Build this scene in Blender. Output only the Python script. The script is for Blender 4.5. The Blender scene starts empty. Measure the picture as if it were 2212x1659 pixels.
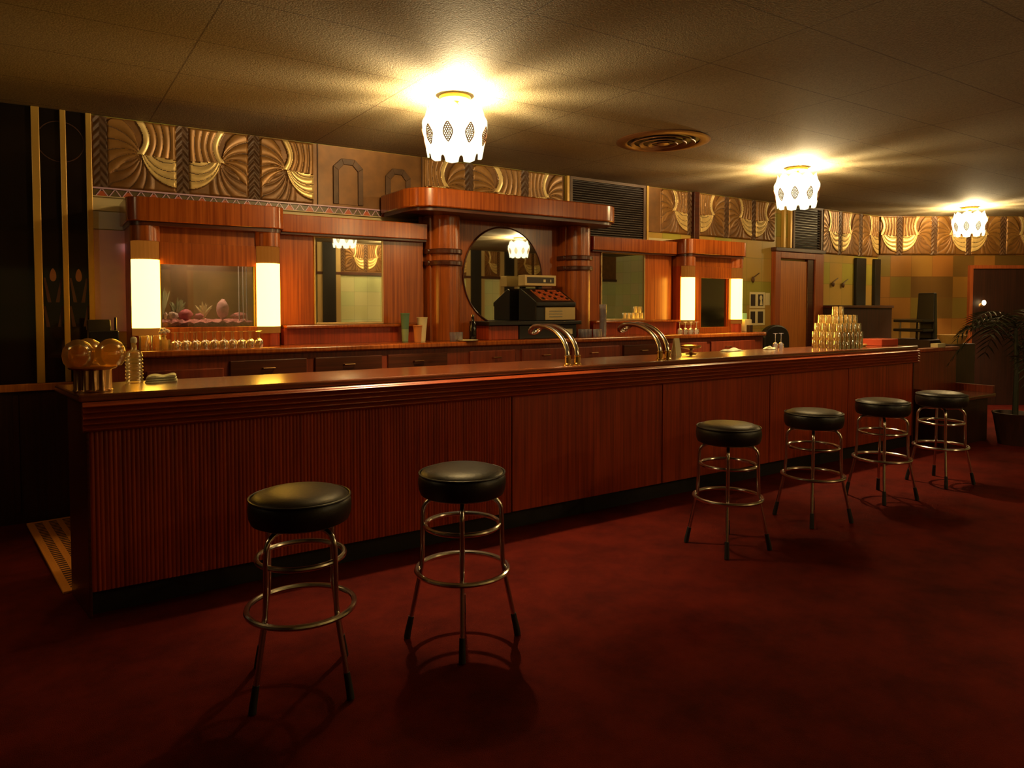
import bpy, math, random
import numpy as np
from mathutils import Vector, Matrix

random.seed(7)
C = bpy.context.scene.collection
SC = bpy.context.scene
PI = math.pi

# ------------------------------------------------------------------ camera, world, exposure
cd = bpy.data.cameras.new('camera')
cam = bpy.data.objects.new('camera', cd)
C.objects.link(cam)
cd.sensor_fit = 'HORIZONTAL'
cd.sensor_width = 36.0
cd.lens = 1538.1 / 2212 * 36.0
cd.shift_y = -(829.5 - 720.1) / 2212
cd.clip_end = 60
yaw, pitch = math.radians(56.324), math.radians(2.14)
vdir = Vector((math.cos(yaw) * math.cos(pitch), math.sin(yaw) * math.cos(pitch), -math.sin(pitch)))
cam.location = (0, 0, 1.480)
cam.rotation_euler = vdir.to_track_quat('-Z', 'Y').to_euler()
SC.camera = cam

w = bpy.data.worlds.new('world')
SC.world = w
w.use_nodes = True
w.node_tree.nodes['Background'].inputs[0].default_value = (0.02, 0.012, 0.008, 1)
w.node_tree.nodes['Background'].inputs[1].default_value = 0.25

SC.view_settings.view_transform = 'Standard'
SC.view_settings.look = 'None'
SC.view_settings.gamma = 1
SC.view_settings.use_curve_mapping = False
SC.view_settings.exposure = 1.2
LAMP_COL = (1.0, 0.76, 0.40)
LAMP_W = 100.0

# ------------------------------------------------------------------ materials
def lin(r, g, b):
    f = lambda c: (c / 255 / 12.92) if c / 255 <= 0.04045 else ((c / 255 + 0.055) / 1.055) ** 2.4
    return (f(r), f(g), f(b), 1)

class Mat:
    def __init__(s, name):
        s.m = bpy.data.materials.new(name); s.m.use_nodes = True
        s.nt = s.m.node_tree; s.n = s.nt.nodes; s.b = s.n['Principled BSDF']
    def node(s, t, **kw):
        x = s.n.new(t)
        for k, v in kw.items(): setattr(x, k, v)
        return x
    def link(s, a, b): s.nt.links.new(a, b)

def simple(name, col, rough=0.5, metal=0.0, coat=0.0, spec=0.5, bump=0.0, bscale=200, var=0.0, vscale=6):
    M = Mat(name); b = M.b
    b.inputs['Base Color'].default_value = col
    b.inputs['Roughness'].default_value = rough
    b.inputs['Metallic'].default_value = metal
    b.inputs['Coat Weight'].default_value = coat
    b.inputs['Specular IOR Level'].default_value = spec
    tc = M.node('ShaderNodeTexCoord')
    if bump:
        nz = M.node('ShaderNodeTexNoise'); nz.inputs['Scale'].default_value = bscale; nz.inputs['Detail'].default_value = 3
        M.link(tc.outputs['Object'], nz.inputs['Vector'])
        bp = M.node('ShaderNodeBump'); bp.inputs['Strength'].default_value = bump; bp.inputs['Distance'].default_value = 0.01
        M.link(nz.outputs['Fac'], bp.inputs['Height']); M.link(bp.outputs['Normal'], b.inputs['Normal'])
    if var:
        nz = M.node('ShaderNodeTexNoise'); nz.inputs['Scale'].default_value = vscale; nz.inputs['Detail'].default_value = 5
        M.link(tc.outputs['Object'], nz.inputs['Vector'])
        rp = M.node('ShaderNodeValToRGB')
        c = col
        rp.color_ramp.elements[0].position = 0.3; rp.color_ramp.elements[1].position = 0.7
        rp.color_ramp.elements[0].color = (c[0]*(1-var), c[1]*(1-var), c[2]*(1-var), 1)
        rp.color_ramp.elements[1].color = (min(1, c[0]*(1+var)), min(1, c[1]*(1+var)), min(1, c[2]*(1+var)), 1)
        M.link(nz.outputs['Fac'], rp.inputs['Fac']); M.link(rp.outputs['Color'], b.inputs['Base Color'])
    return M.m

def wood(name, c1, c2, axis='z', rough=0.32, coat=0.25, fine=55):
    M = Mat(name); b = M.b
    tc = M.node('ShaderNodeTexCoord'); mp = M.node('ShaderNodeMapping')
    sc = {'z': (fine, fine, 1.6), 'x': (1.6, fine, fine), 'y': (fine, 1.6, fine)}[axis]
    mp.inputs['Scale'].default_value = sc
    M.link(tc.outputs['Object'], mp.inputs['Vector'])
    nz = M.node('ShaderNodeTexNoise'); nz.inputs['Scale'].default_value = 1.0; nz.inputs['Detail'].default_value = 4
    M.link(mp.outputs['Vector'], nz.inputs['Vector'])
    n2 = M.node('ShaderNodeTexNoise'); n2.inputs['Scale'].default_value = 2.2
    M.link(tc.outputs['Object'], n2.inputs['Vector'])
    mx = M.node('ShaderNodeMath', operation='MULTIPLY_ADD'); mx.inputs[1].default_value = 0.25; 
    M.link(n2.outputs['Fac'], mx.inputs[0]); M.link(nz.outputs['Fac'], mx.inputs[2])
    rp = M.node('ShaderNodeValToRGB')
    rp.color_ramp.elements[0].position = 0.42; rp.color_ramp.elements[0].color = (*c1, 1)
    rp.color_ramp.elements[1].position = 0.82; rp.color_ramp.elements[1].color = (*c2, 1)
    M.link(mx.outputs[0], rp.inputs['Fac']); M.link(rp.outputs['Color'], b.inputs['Base Color'])
    b.inputs['Roughness'].default_value = rough
    b.inputs['Coat Weight'].default_value = coat; b.inputs['Coat Roughness'].default_value = 0.15
    return M.m

def emit(name, col, st):
    M = Mat(name); b = M.b
    b.inputs['Base Color'].default_value = (0.8, 0.75, 0.6, 1)
    b.inputs['Emission Color'].default_value = (*col, 1)
    b.inputs['Emission Strength'].default_value = st
    b.inputs['Roughness'].default_value = 0.35
    return M.m

def thinglass(name, tint=(1, 0.92, 0.78), gloss=0.16, body=0.06):
    M = Mat(name); M.n.remove(M.b); out = M.n['Material Output']
    tr = M.node('ShaderNodeBsdfTransparent'); tr.inputs[0].default_value = (*tint, 1)
    gl = M.node('ShaderNodeBsdfGlossy'); gl.inputs['Roughness'].default_value = 0.03; gl.inputs['Color'].default_value = (1, 1, 1, 1)
    tl = M.node('ShaderNodeBsdfTranslucent'); tl.inputs[0].default_value = (*tint, 1)
    lw = M.node('ShaderNodeLayerWeight'); lw.inputs['Blend'].default_value = 0.35
    mt = M.node('ShaderNodeMath', operation='MULTIPLY_ADD'); mt.inputs[1].default_value = 0.75; mt.inputs[2].default_value = gloss * 0.4
    M.link(lw.outputs['Fresnel'], mt.inputs[0])
    m0 = M.node('ShaderNodeMixShader'); m0.inputs[0].default_value = body
    M.link(tr.outputs[0], m0.inputs[1]); M.link(tl.outputs[0], m0.inputs[2])
    mx = M.node('ShaderNodeMixShader'); M.link(mt.outputs[0], mx.inputs[0])
    M.link(m0.outputs[0], mx.inputs[1]); M.link(gl.outputs[0], mx.inputs[2])
    M.link(mx.outputs[0], out.inputs['Surface'])
    return M.m

def tiles(name, cols, size=0.305, rough=0.3, axes='xz', off=(0, 0), coat=0.0):
    """rectangular wall tiles of mixed colours with thin joints"""
    M = Mat(name); b = M.b
    tc = M.node('ShaderNodeTexCoord'); sp = M.node('ShaderNodeSeparateXYZ'); M.link(tc.outputs['Object'], sp.inputs[0])
    def cell(o, of):
        a = M.node('ShaderNodeMath', operation='MULTIPLY_ADD'); a.inputs[1].default_value = 1 / size; a.inputs[2].default_value = of
        M.link(o, a.inputs[0])
        fl = M.node('ShaderNodeMath', operation='FLOOR'); M.link(a.outputs[0], fl.inputs[0])
        fr = M.node('ShaderNodeMath', operation='FRACT'); M.link(a.outputs[0], fr.inputs[0])
        return fl.outputs[0], fr.outputs[0]
    f1, r1 = cell(sp.outputs['XYZ'.index(axes[0].upper())], off[0]); f2, r2 = cell(sp.outputs['XYZ'.index(axes[1].upper())], off[1])
    cb = M.node('ShaderNodeCombineXYZ'); M.link(f1, cb.inputs[0]); M.link(f2, cb.inputs[1])
    wn = M.node('ShaderNodeTexWhiteNoise', noise_dimensions='2D'); M.link(cb.outputs[0], wn.inputs['Vector'])
    rp = M.node('ShaderNodeValToRGB'); rp.color_ramp.interpolation = 'CONSTANT'
    els = rp.color_ramp.elements
    while len(els) < len(cols): els.new(0.5)
    for i, c in enumerate(cols):
        els[i].position = i / len(cols); els[i].color = (*c, 1)
    M.link(wn.outputs['Value'], rp.inputs['Fac'])
    mask = None
    for r in (r1, r2):
        g = M.node('ShaderNodeMath', operation='GREATER_THAN'); g.inputs[1].default_value = 0.015; M.link(r, g.inputs[0])
        if mask is None: mask = g
        else:
            mm = M.node('ShaderNodeMath', operation='MULTIPLY'); M.link(mask.outputs[0], mm.inputs[0]); M.link(g.outputs[0], mm.inputs[1]); mask = mm
    mx = M.node('ShaderNodeMix', data_type='RGBA'); mx.inputs[6].default_value = (*[c * 0.55 for c in cols[0]], 1)
    M.link(mask.outputs[0], mx.inputs[0]); M.link(rp.outputs['Color'], mx.inputs[7])
    M.link(mx.outputs[2], b.inputs['Base Color'])
    b.inputs['Roughness'].default_value = rough
    return M.m

MT = {}
MT['wood'] = wood('mahogany_vertical', (0.22, 0.040, 0.005), (0.46, 0.115, 0.014), 'z')
MT['wood_x'] = wood('mahogany_horizontal', (0.22, 0.040, 0.005), (0.44, 0.105, 0.013), 'z', rough=0.22, coat=0.4)
MT['wood_red'] = wood('red_mahogany', (0.22, 0.024, 0.005), (0.46, 0.062, 0.010), 'z', rough=0.4, coat=0.1)
MT['wood_dark'] = wood('dark_mahogany', (0.045, 0.010, 0.004), (0.10, 0.022, 0.007), 'x', rough=0.3, coat=0.2)
MT['wood_base'] = wood('counter_mahogany', (0.14, 0.018, 0.005), (0.26, 0.040, 0.009), 'z', rough=0.45, coat=0.05)
MT['bartop'] = wood('polished_bar_top', (0.14, 0.028, 0.006), (0.24, 0.055, 0.011), 'x', rough=0.26, coat=1.0)
MT['bartop'].node_tree.nodes['Principled BSDF'].inputs['Coat IOR'].default_value = 1.9
MT['bartop'].node_tree.nodes['Principled BSDF'].inputs['Coat Roughness'].default_value = 0.19
MT['molding'] = wood('bar_molding', (0.24, 0.036, 0.009), (0.40, 0.066, 0.016), 'x', rough=0.3, coat=0.5)
MT['black'] = simple('black_plastic', (0.010, 0.007, 0.006, 1), 0.35)
MT['kick'] = simple('black_kick_rubber', (0.008, 0.005, 0.004, 1), 0.7)
MT['vinyl'] = simple('black_vinyl', (0.010, 0.0075, 0.006, 1), 0.42, spec=0.5, bump=0.08, bscale=60)
MT['chrome'] = simple('chrome', (0.72, 0.68, 0.63, 1), 0.20, 1.0)
MT['brass'] = simple('brass', (0.80, 0.55, 0.20, 1), 0.22, 1.0)
MT['dull_brass'] = simple('dull_brass', (0.45, 0.25, 0.10, 1), 0.35, 1.0)
MT['mirror'] = simple('mirror_glass', (0.88, 0.87, 0.76, 1), 0.015, 1.0)
MT['mirror_dim'] = simple('dim_mirror_glass', (0.30, 0.26, 0.20, 1), 0.10, 1.0)
MT['rubber'] = simple('black_rubber', (0.010, 0.008, 0.007, 1), 0.6)
MT['gold'] = simple('gilt_highlight_plaster', (0.78, 0.56, 0.22, 1), 0.32, 0.25, var=0.15, vscale=12)  # gilding, with the highlights on the lobes painted in as gold
MT['bronze_light'] = simple('light_bronzed_plaster', (0.30, 0.14, 0.032, 1), 0.38, 0.25, var=0.18, vscale=10)
MT['bronze'] = simple('bronzed_plaster', (0.20, 0.085, 0.018, 1), 0.42, 0.2, var=0.2, vscale=10)
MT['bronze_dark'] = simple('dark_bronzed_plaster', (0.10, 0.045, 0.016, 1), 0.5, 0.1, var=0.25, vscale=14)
MT['gold_strip'] = simple('gold_strip', (0.60, 0.36, 0.07, 1), 0.35, 0.2)
MT['dark_glass'] = simple('black_wall_glass', (0.010, 0.007, 0.006, 1), 0.06, spec=0.6)
MT['inlay'] = simple('tan_inlay', (0.26, 0.10, 0.04, 1), 0.5)
MT['inlay_dim'] = simple('dim_tan_inlay', (0.07, 0.025, 0.012, 1), 0.5)
MT['wainscot'] = wood('dark_wainscot', (0.020, 0.006, 0.004), (0.045, 0.012, 0.006), 'z', rough=0.5, coat=0)
MT['violet'] = simple('violet_wall_glass', (0.66, 0.43, 0.62, 1), 0.25, var=0.1, vscale=3)
MT['paleblue'] = simple('pale_blue_wall_glass', (0.62, 0.64, 0.70, 1), 0.15)
MT['cream'] = simple('cream_plaster', (0.62, 0.52, 0.28, 1), 0.5)
MT['cream_card'] = simple('cream_card', (0.75, 0.66, 0.38, 1), 0.6)
MT['towel'] = simple('pale_green_cloth', (0.68, 0.67, 0.42, 1), 0.9, bump=0.5, bscale=120)
MT['zig_red'] = simple('red_enamel', (0.50, 0.10, 0.03, 1), 0.4)
MT['zig_dark'] = simple('olive_enamel', (0.12, 0.08, 0.03, 1), 0.4)
MT['zig_line'] = simple('lilac_enamel', (0.62, 0.40, 0.55, 1), 0.35)
MT['louver'] = simple('dark_louver_paint', (0.030, 0.014, 0.008, 1), 0.6)
MT['glass'] = thinglass('clear_thin_glass', (0.96, 0.90, 0.78), 0.2, 0.05)
MT['glass_globe'] = thinglass('amber_globe_glass', (0.95, 0.76, 0.44), 0.14, 0.24)
MT['glass_pyramid'] = thinglass('lamp_tinted_tumbler_glass', (0.98, 0.84, 0.52), 0.4, 0.42)  # clear glass; the lamps' warm light is put into its tint
MT['glass_amber'] = thinglass('warm_thin_glass', (0.96, 0.84, 0.60), 0.22, 0.14)
MT['glass_pale'] = thinglass('bluish_thin_glass', (0.88, 0.88, 0.96), 0.35, 0.40)
MT['pane'] = thinglass('tank_pane', (0.80, 0.78, 0.72), 0.3, 0.0)
def shademat():
    M = Mat('lit_cut_glass_shade'); M.n.remove(M.b); out = M.n['Material Output']
    tr = M.node('ShaderNodeBsdfTransparent'); tr.inputs[0].default_value = (1, .95, .85, 1)
    df = M.node('ShaderNodeBsdfDiffuse'); df.inputs[0].default_value = (.03, .028, .02, 1)
    em = M.node('ShaderNodeEmission'); em.inputs[0].default_value = (1.0, 0.93, 0.56, 1); em.inputs[1].default_value = 0.55
    mx = M.node('ShaderNodeMixShader'); mx.inputs[0].default_value = 0.55
    M.link(tr.outputs[0], mx.inputs[1]); M.link(df.outputs[0], mx.inputs[2])
    ad = M.node('ShaderNodeAddShader'); M.link(mx.outputs[0], ad.inputs[0]); M.link(em.outputs[0], ad.inputs[1])
    M.link(ad.outputs[0], out.inputs['Surface'])
    return M.m
MT['shade'] = shademat()
MT['column_lit'] = emit('lit_frosted_column', (1.0, 0.50, 0.046), 6.5)
MT['column_cap'] = emit('dim_fluted_column', (1.0, 0.30, 0.03), 0.075)
MT['column_cap'].node_tree.nodes['Principled BSDF'].inputs['Base Color'].default_value = (.10, .035, .006, 1)
MT['column_cap'].node_tree.nodes['Principled BSDF'].inputs['Roughness'].default_value = .8
MT['column_cap'].node_tree.nodes['Principled BSDF'].inputs['Specular IOR Level'].default_value = .2
MT['filigree'] = simple('brown_filigree', (0.16, 0.055, 0.012, 1), 0.6)
MT['tile_back'] = tiles('back_wall_tile', [(0.38, 0.33, 0.05), (0.44, 0.29, 0.06), (0.34, 0.31, 0.045), (0.47, 0.30, 0.065)], 0.30)
MT['tile_end'] = tiles('end_wall_tile', [(0.26, 0.115, 0.022), (0.13, 0.07, 0.016), (0.24, 0.12, 0.022), (0.17, 0.115, 0.022), (0.25, 0.10, 0.02), (0.12, 0.06, 0.014)], 0.314, off=(.41, .85))
MT['tile_right'] = tiles('right_wall_tile', [(0.66, 0.70, 0.40), (0.70, 0.68, 0.38), (0.64, 0.70, 0.34)], 0.30, axes='yz')
MT['tile_front'] = tiles('front_wall_tile', [(0.60, 0.70, 0.40), (0.68, 0.72, 0.44), (0.64, 0.68, 0.38)], 0.30)
MT['door'] = wood('door_veneer', (0.40, 0.12, 0.020), (0.62, 0.21, 0.035), 'z', rough=0.45, coat=0)
MT['doorframe'] = wood('door_frame_wood', (0.26, 0.055, 0.014), (0.40, 0.095, 0.022), 'z', rough=0.4)
MT['gravel'] = simple('pink_gravel', (0.60, 0.26, 0.26, 1), 0.8, bump=1.0, bscale=90, var=0.35, vscale=60)
MT['rock'] = simple('pink_rock', (0.62, 0.38, 0.38, 1), 0.7, bump=0.8, bscale=40, var=0.3, vscale=30)
MT['coral'] = simple('pale_coral', (0.66, 0.55, 0.48, 1), 0.7, bump=0.6, bscale=60)
MT['coral_red'] = simple('rose_coral', (0.48, 0.12, 0.15, 1), 0.6, bump=0.5, bscale=50)
MT['fern'] = simple('grey_green_weed', (0.24, 0.27, 0.13, 1), 0.6)
MT['pale_fern'] = simple('pale_yellow_weed', (0.62, 0.58, 0.30, 1), 0.6)
MT['tankback'] = simple('tank_back', (0.12, 0.075, 0.022, 1), 0.4, var=0.3, vscale=5)
MT['green_cup'] = simple('green_paper', (0.10, 0.20, 0.11, 1), 0.6)
MT['pale_green'] = simple('pale_green_paper', (0.26, 0.34, 0.18, 1), 0.6)
MT['orange_cup'] = simple('orange_paper', (0.62, 0.22, 0.06, 1), 0.6)
MT['red_box'] = simple('red_card', (0.50, 0.06, 0.02, 1), 0.5)
MT['teal'] = simple('turquoise_card', (0.25, 0.52, 0.46, 1), 0.5)
MT['photo'] = simple('dark_photo_print', (0.035, 0.020, 0.012, 1), 0.4)
MT['leaf'] = simple('dark_palm_leaf', (0.020, 0.024, 0.010, 1), 0.5)
MT['basket'] = simple('straw', (0.62, 0.38, 0.10, 1), 0.7, bump=0.6, bscale=90)
MT['seat_wood'] = wood('bench_wood', (0.10, 0.025, 0.008), (0.18, 0.05, 0.014), 'x', rough=0.2, coat=0.4)
MT['silver'] = simple('register_plate', (0.60, 0.44, 0.20, 1), 0.35, 0.4)
MT['keys'] = simple('orange_key_plate', (0.42, 0.12, 0.035, 1), 0.4)
MT['matwood'] = simple('tan_floor_mat', (0.74, 0.27, 0.035, 1), 0.6, bump=0.3, bscale=80)
MT['matdark'] = simple('mat_slot_brown', (0.09, 0.03, 0.012, 1), 0.7)
MT['vent'] = simple('bronze_vent', (0.20, 0.085, 0.03, 1), 0.4, 0.5)

def carpet():
    M = Mat('dark_red_carpet'); b = M.b
    tc = M.node('ShaderNodeTexCoord')
    n1 = M.node('ShaderNodeTexNoise'); n1.inputs['Scale'].default_value = 3.2; n1.inputs['Detail'].default_value = 8; n1.inputs['Roughness'].default_value = 0.65
    n2 = M.node('ShaderNodeTexNoise'); n2.inputs['Scale'].default_value = 260; n2.inputs['Detail'].default_value = 2
    M.link(tc.outputs['Object'], n1.inputs['Vector']); M.link(tc.outputs['Object'], n2.inputs['Vector'])
    a = M.node('ShaderNodeMath', operation='MULTIPLY_ADD'); a.inputs[1].default_value = 0.35
    M.link(n2.outputs['Fac'], a.inputs[0]); M.link(n1.outputs['Fac'], a.inputs[2])
    rp = M.node('ShaderNodeValToRGB')
    rp.color_ramp.elements[0].position = 0.46; rp.color_ramp.elements[0].color = (0.050, 0.0034, 0.002, 1)
    rp.color_ramp.elements[1].position = 0.90; rp.color_ramp.elements[1].color = (0.135, 0.0105, 0.004, 1)
    M.link(a.outputs[0], rp.inputs['Fac']); M.link(rp.outputs['Color'], b.inputs['Base Color'])
    b.inputs['Roughness'].default_value = 0.95; b.inputs['Specular IOR Level'].default_value = 0.1
    bp = M.node('ShaderNodeBump'); bp.inputs['Strength'].default_value = 0.6; bp.inputs['Distance'].default_value = 0.01
    M.link(n2.outputs['Fac'], bp.inputs['Height']); M.link(bp.outputs['Normal'], b.inputs['Normal'])
    return M.m
MT['carpet'] = carpet()

def ceilmat():
    M = Mat('speckled_ceiling_panel'); b = M.b
    tc = M.node('ShaderNodeTexCoord'); sp = M.node('ShaderNodeSeparateXYZ'); M.link(tc.outputs['Object'], sp.inputs[0])
    mask = None
    for ax, size, of in ((0, 1.22, 0.42), (1, 0.61, 0.52)):
        a = M.node('ShaderNodeMath', operation='MULTIPLY_ADD'); a.inputs[1].default_value = 1 / size; a.inputs[2].default_value = of
        M.link(sp.outputs[ax], a.inputs[0])
        fr = M.node('ShaderNodeMath', operation='FRACT'); M.link(a.outputs[0], fr.inputs[0])
        g = M.node('ShaderNodeMath', operation='GREATER_THAN'); g.inputs[1].default_value = 0.008 / size; M.link(fr.outputs[0], g.inputs[0])
        if mask is None: mask = g
        else:
            mm = M.node('ShaderNodeMath', operation='MULTIPLY'); M.link(mask.outputs[0], mm.inputs[0]); M.link(g.outputs[0], mm.inputs[1]); mask = mm
    n2 = M.node('ShaderNodeTexNoise'); n2.inputs['Scale'].default_value = 120; n2.inputs['Detail'].default_value = 3
    M.link(tc.outputs['Object'], n2.inputs['Vector'])
    rp = M.node('ShaderNodeValToRGB')
    rp.color_ramp.elements[0].position = 0.3; rp.color_ramp.elements[0].color = (0.20, 0.150, 0.075, 1)
    rp.color_ramp.elements[1].position = 0.7; rp.color_ramp.elements[1].color = (0.34, 0.27, 0.14, 1)
    M.link(n2.outputs['Fac'], rp.inputs['Fac'])
    mx = M.node('ShaderNodeMix', data_type='RGBA'); mx.inputs[6].default_value = (0.13, 0.085, 0.04, 1)
    M.link(mask.outputs[0], mx.inputs[0]); M.link(rp.outputs['Color'], mx.inputs[7]); M.link(mx.outputs[2], b.inputs['Base Color'])
    b.inputs['Roughness'].default_value = 0.8
    bp = M.node('ShaderNodeBump'); bp.inputs['Strength'].default_value = 0.5; bp.inputs['Distance'].default_value = 0.006
    M.link(n2.outputs['Fac'], bp.inputs['Height']); M.link(bp.outputs['Normal'], b.inputs['Normal'])
    return M.m
MT['ceiling'] = ceilmat()

# ------------------------------------------------------------------ mesh builder
class MB:
    def __init__(s): s.v = []; s.f = []; s.m = []
    def add(s, vs, fs, m=0):
        o = len(s.v); s.v += [tuple(map(float, p)) for p in vs]
        for f in fs: s.f.append(tuple(i + o for i in f)); s.m.append(m)
        return s
    def box(s, x0, x1, y0, y1, z0, z1, m=0):
        v = [(x, y, z) for z in (z0, z1) for y in (y0, y1) for x in (x0, x1)]
        return s.add(v, [(0, 2, 3, 1), (4, 5, 7, 6), (0, 1, 5, 4), (2, 6, 7, 3), (0, 4, 6, 2), (1, 3, 7, 5)], m)
    def hexa(s, bot, top, m=0):
        n = len(bot)
        fs = [tuple(range(n))[::-1], tuple(range(n, 2 * n))] + [(i, (i + 1) % n, n + (i + 1) % n, n + i) for i in range(n)]
        return s.add(list(bot) + list(top), fs, m)
    def prism(s, poly, axis, a, b, m=0):
        """poly of 2-D points; axis 'z': (x,y), 'y': (x,z), 'x': (y,z)"""
        P = {'z': lambda p, t: (p[0], p[1], t), 'y': lambda p, t: (p[0], t, p[1]), 'x': lambda p, t: (t, p[0], p[1])}[axis]
        return s.hexa([P(p, a) for p in poly], [P(p, b) for p in poly], m)
    def lathe(s, prof, seg=32, c=(0, 0, 0), m=0, a0=0.0, a1=2 * PI, axis='z'):
        full = abs(a1 - a0 - 2 * PI) < 1e-6
        n = seg if full else seg + 1
        vs = []
        for r, z in prof:
            for i in range(n):
                a = a0 + (a1 - a0) * i / seg
                q = (r * math.cos(a), r * math.sin(a), z)
                if axis == 'y': q = (q[0], -q[2], q[1])
                if axis == 'x': q = (q[2], q[0], q[1])
                vs.append((c[0] + q[0], c[1] + q[1], c[2] + q[2]))
        fs = []
        for j in range(len(prof) - 1):
            for i in range(seg if full else seg):
                k = (i + 1) % n
                if not full and i + 1 >= n: continue
                fs.append((j * n + i, j * n + k, (j + 1) * n + k, (j + 1) * n + i))
        s.add(vs, fs, m)
        return s
    def tube(s, path, r, seg=10, closed=False, m=0):
        P = [Vector(p) for p in path]; n = len(P)
        R = r if isinstance(r, (list, tuple)) else [r] * n
        vs = []; nrm = None
        for i in range(n):
            if closed: t = (P[(i + 1) % n] - P[i - 1])
            else: t = P[min(i + 1, n - 1)] - P[max(i - 1, 0)]
            t.normalize()
            if nrm is None:
                up = Vector((0, 0, 1)) if abs(t.z) < 0.9 else Vector((1, 0, 0))
                nrm = t.cross(up).normalized()
            nrm = (nrm - t * nrm.dot(t)).normalized(); bn = t.cross(nrm)
            for k in range(seg):
                a = 2 * PI * k / seg
                vs.append(P[i] + (nrm * math.cos(a) + bn * math.sin(a)) * R[i])
        fs = []
        for i in range(n if closed else n - 1):
            j = (i + 1) % n
            for k in range(seg):
                l = (k + 1) % seg
                fs.append((i * seg + k, i * seg + l, j * seg + l, j * seg + k))
        if not closed:
            fs += [tuple(range(seg))[::-1], tuple((n - 1) * seg + k for k in range(seg))]
        return s.add(vs, fs, m)
    def ball(s, c, r, seg=20, rings=12, m=0, sc=(1, 1, 1)):
        prof = [(max(1e-4, math.sin(PI * i / rings)), -math.cos(PI * i / rings)) for i in range(rings + 1)]
        t = MB().lathe(prof, seg)
        return s.add([(c[0] + x * r * sc[0], c[1] + y * r * sc[1], c[2] + z * r * sc[2]) for x, y, z in t.v], t.f, m)
    def build(s, name, mats, parent=None, smooth=False, bevel=0.0, angle=35):
        off = Vector((0, 0, 0)); p = parent
        while p is not None: off += Vector(p.location); p = p.parent
        me = bpy.data.meshes.new(name)
        me.from_pydata([(x - off.x, y - off.y, z - off.z) for x, y, z in s.v], [], s.f)
        if not isinstance(mats, (list, tuple)): mats = [mats]
        for mm in mats: me.materials.append(MT[mm] if isinstance(mm, str) else mm)
        me.polygons.foreach_set('material_index', s.m)
        if smooth:
            me.polygons.foreach_set('use_smooth', [True] * len(me.polygons))
            try: me.set_sharp_from_angle(angle=math.radians(angle))
            except Exception: pass
        me.update()
        o = bpy.data.objects.new(name, me); C.objects.link(o)
        if parent is not None: o.parent = parent
        if bevel:
            bv = o.modifiers.new('bevel', 'BEVEL'); bv.width = bevel; bv.segments = 2; bv.limit_method = 'ANGLE'; bv.angle_limit = math.radians(40)
        return o

def tag(o, label=None, cat=None, group=None, kind=None):
    if label: o['label'] = label
    if cat: o['category'] = cat
    if group: o['group'] = group
    if kind: o['kind'] = kind
    return o
def thing(name, label, cat, loc=(0, 0, 0), rz=0.0, group=None):
    o = bpy.data.objects.new(name, None); C.objects.link(o); o.empty_display_size = 0.1
    o.location = loc; o.rotation_euler = (0, 0, rz)
    return tag(o, label, cat, group)
def struct(name, mb, mats, **kw):
    o = mb.build(name, mats, None, **kw); o['kind'] = 'structure'; return o
def copy_tree(o, parent=None):
    c = o.copy(); C.objects.link(c)
    c.parent = parent
    for ch in list(o.children): copy_tree(ch, c)
    return c
def place(proto, first, loc, rz=0.0, label=None, group=None):
    o = proto if first else copy_tree(proto)
    o.location = loc; o.rotation_euler = (0, 0, rz)
    if label: o['label'] = label
    if group: o['group'] = group
    return o

# ------------------------------------------------------------------ room shell
YW, XC, XE, H = 5.887, 10.54, 13.20, 2.838
XL, YF = -3.0, -3.6
EA = -math.atan2(0.555, 0.832)                 # the end wall stands askew: it faces back along the bar
EW = ((XC, YW, 0), EA)
FW = ((0, YF, 0), PI)
EL = (XE - XC) / 0.832
struct('floor', MB().box(XL - .1, XE + .1, YF - .1, YW + .1, -0.1, 0.0), 'carpet')
struct('ceiling', MB().box(XL - .1, XE + .1, YF - .1, YW + .1, H, H + 0.1), 'ceiling')
struct('wall_back', MB().box(XL - .1, XC + .06, YW, YW + .1, 0, H), 'tile_back')
ew = struct('wall_end', MB().box(0, EL, 0, .1, 0, H), 'tile_end')
ew.location = EW[0]; ew.rotation_euler = (0, 0, EA)
struct('wall_right', MB().box(XE, XE + .1, YF, YW - EL * .555, 0, H), 'tile_right')
struct('wall_front', MB().box(XL - .1, XE + .1, YF - .1, YF, 0, H), 'tile_front')
struct('wall_left', MB().box(XL - .1, XL, YF, YW, 0, H), 'wainscot')

# dark wainscot and chair rail on the left of the back wall
struct('trim_1', MB().box(XL, 0.34, YW - .05, YW - .005, 0.905, 0.955), 'door', bevel=.004)
wp = MB().box(XL, 0.30, YW - .03, YW - .002, 0.0, 0.905)
for i in range(6): wp.box(-2.9 + .55 * i, -2.9 + .55 * i + .03, YW - .04, YW - .03, 0.08, 0.88)
struct('trim_2', wp, 'wainscot')
struct('baseboard_back', MB().box(7.2, 7.98, YW - .03, YW - .002, 0, .12), 'wood_dark')

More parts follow.
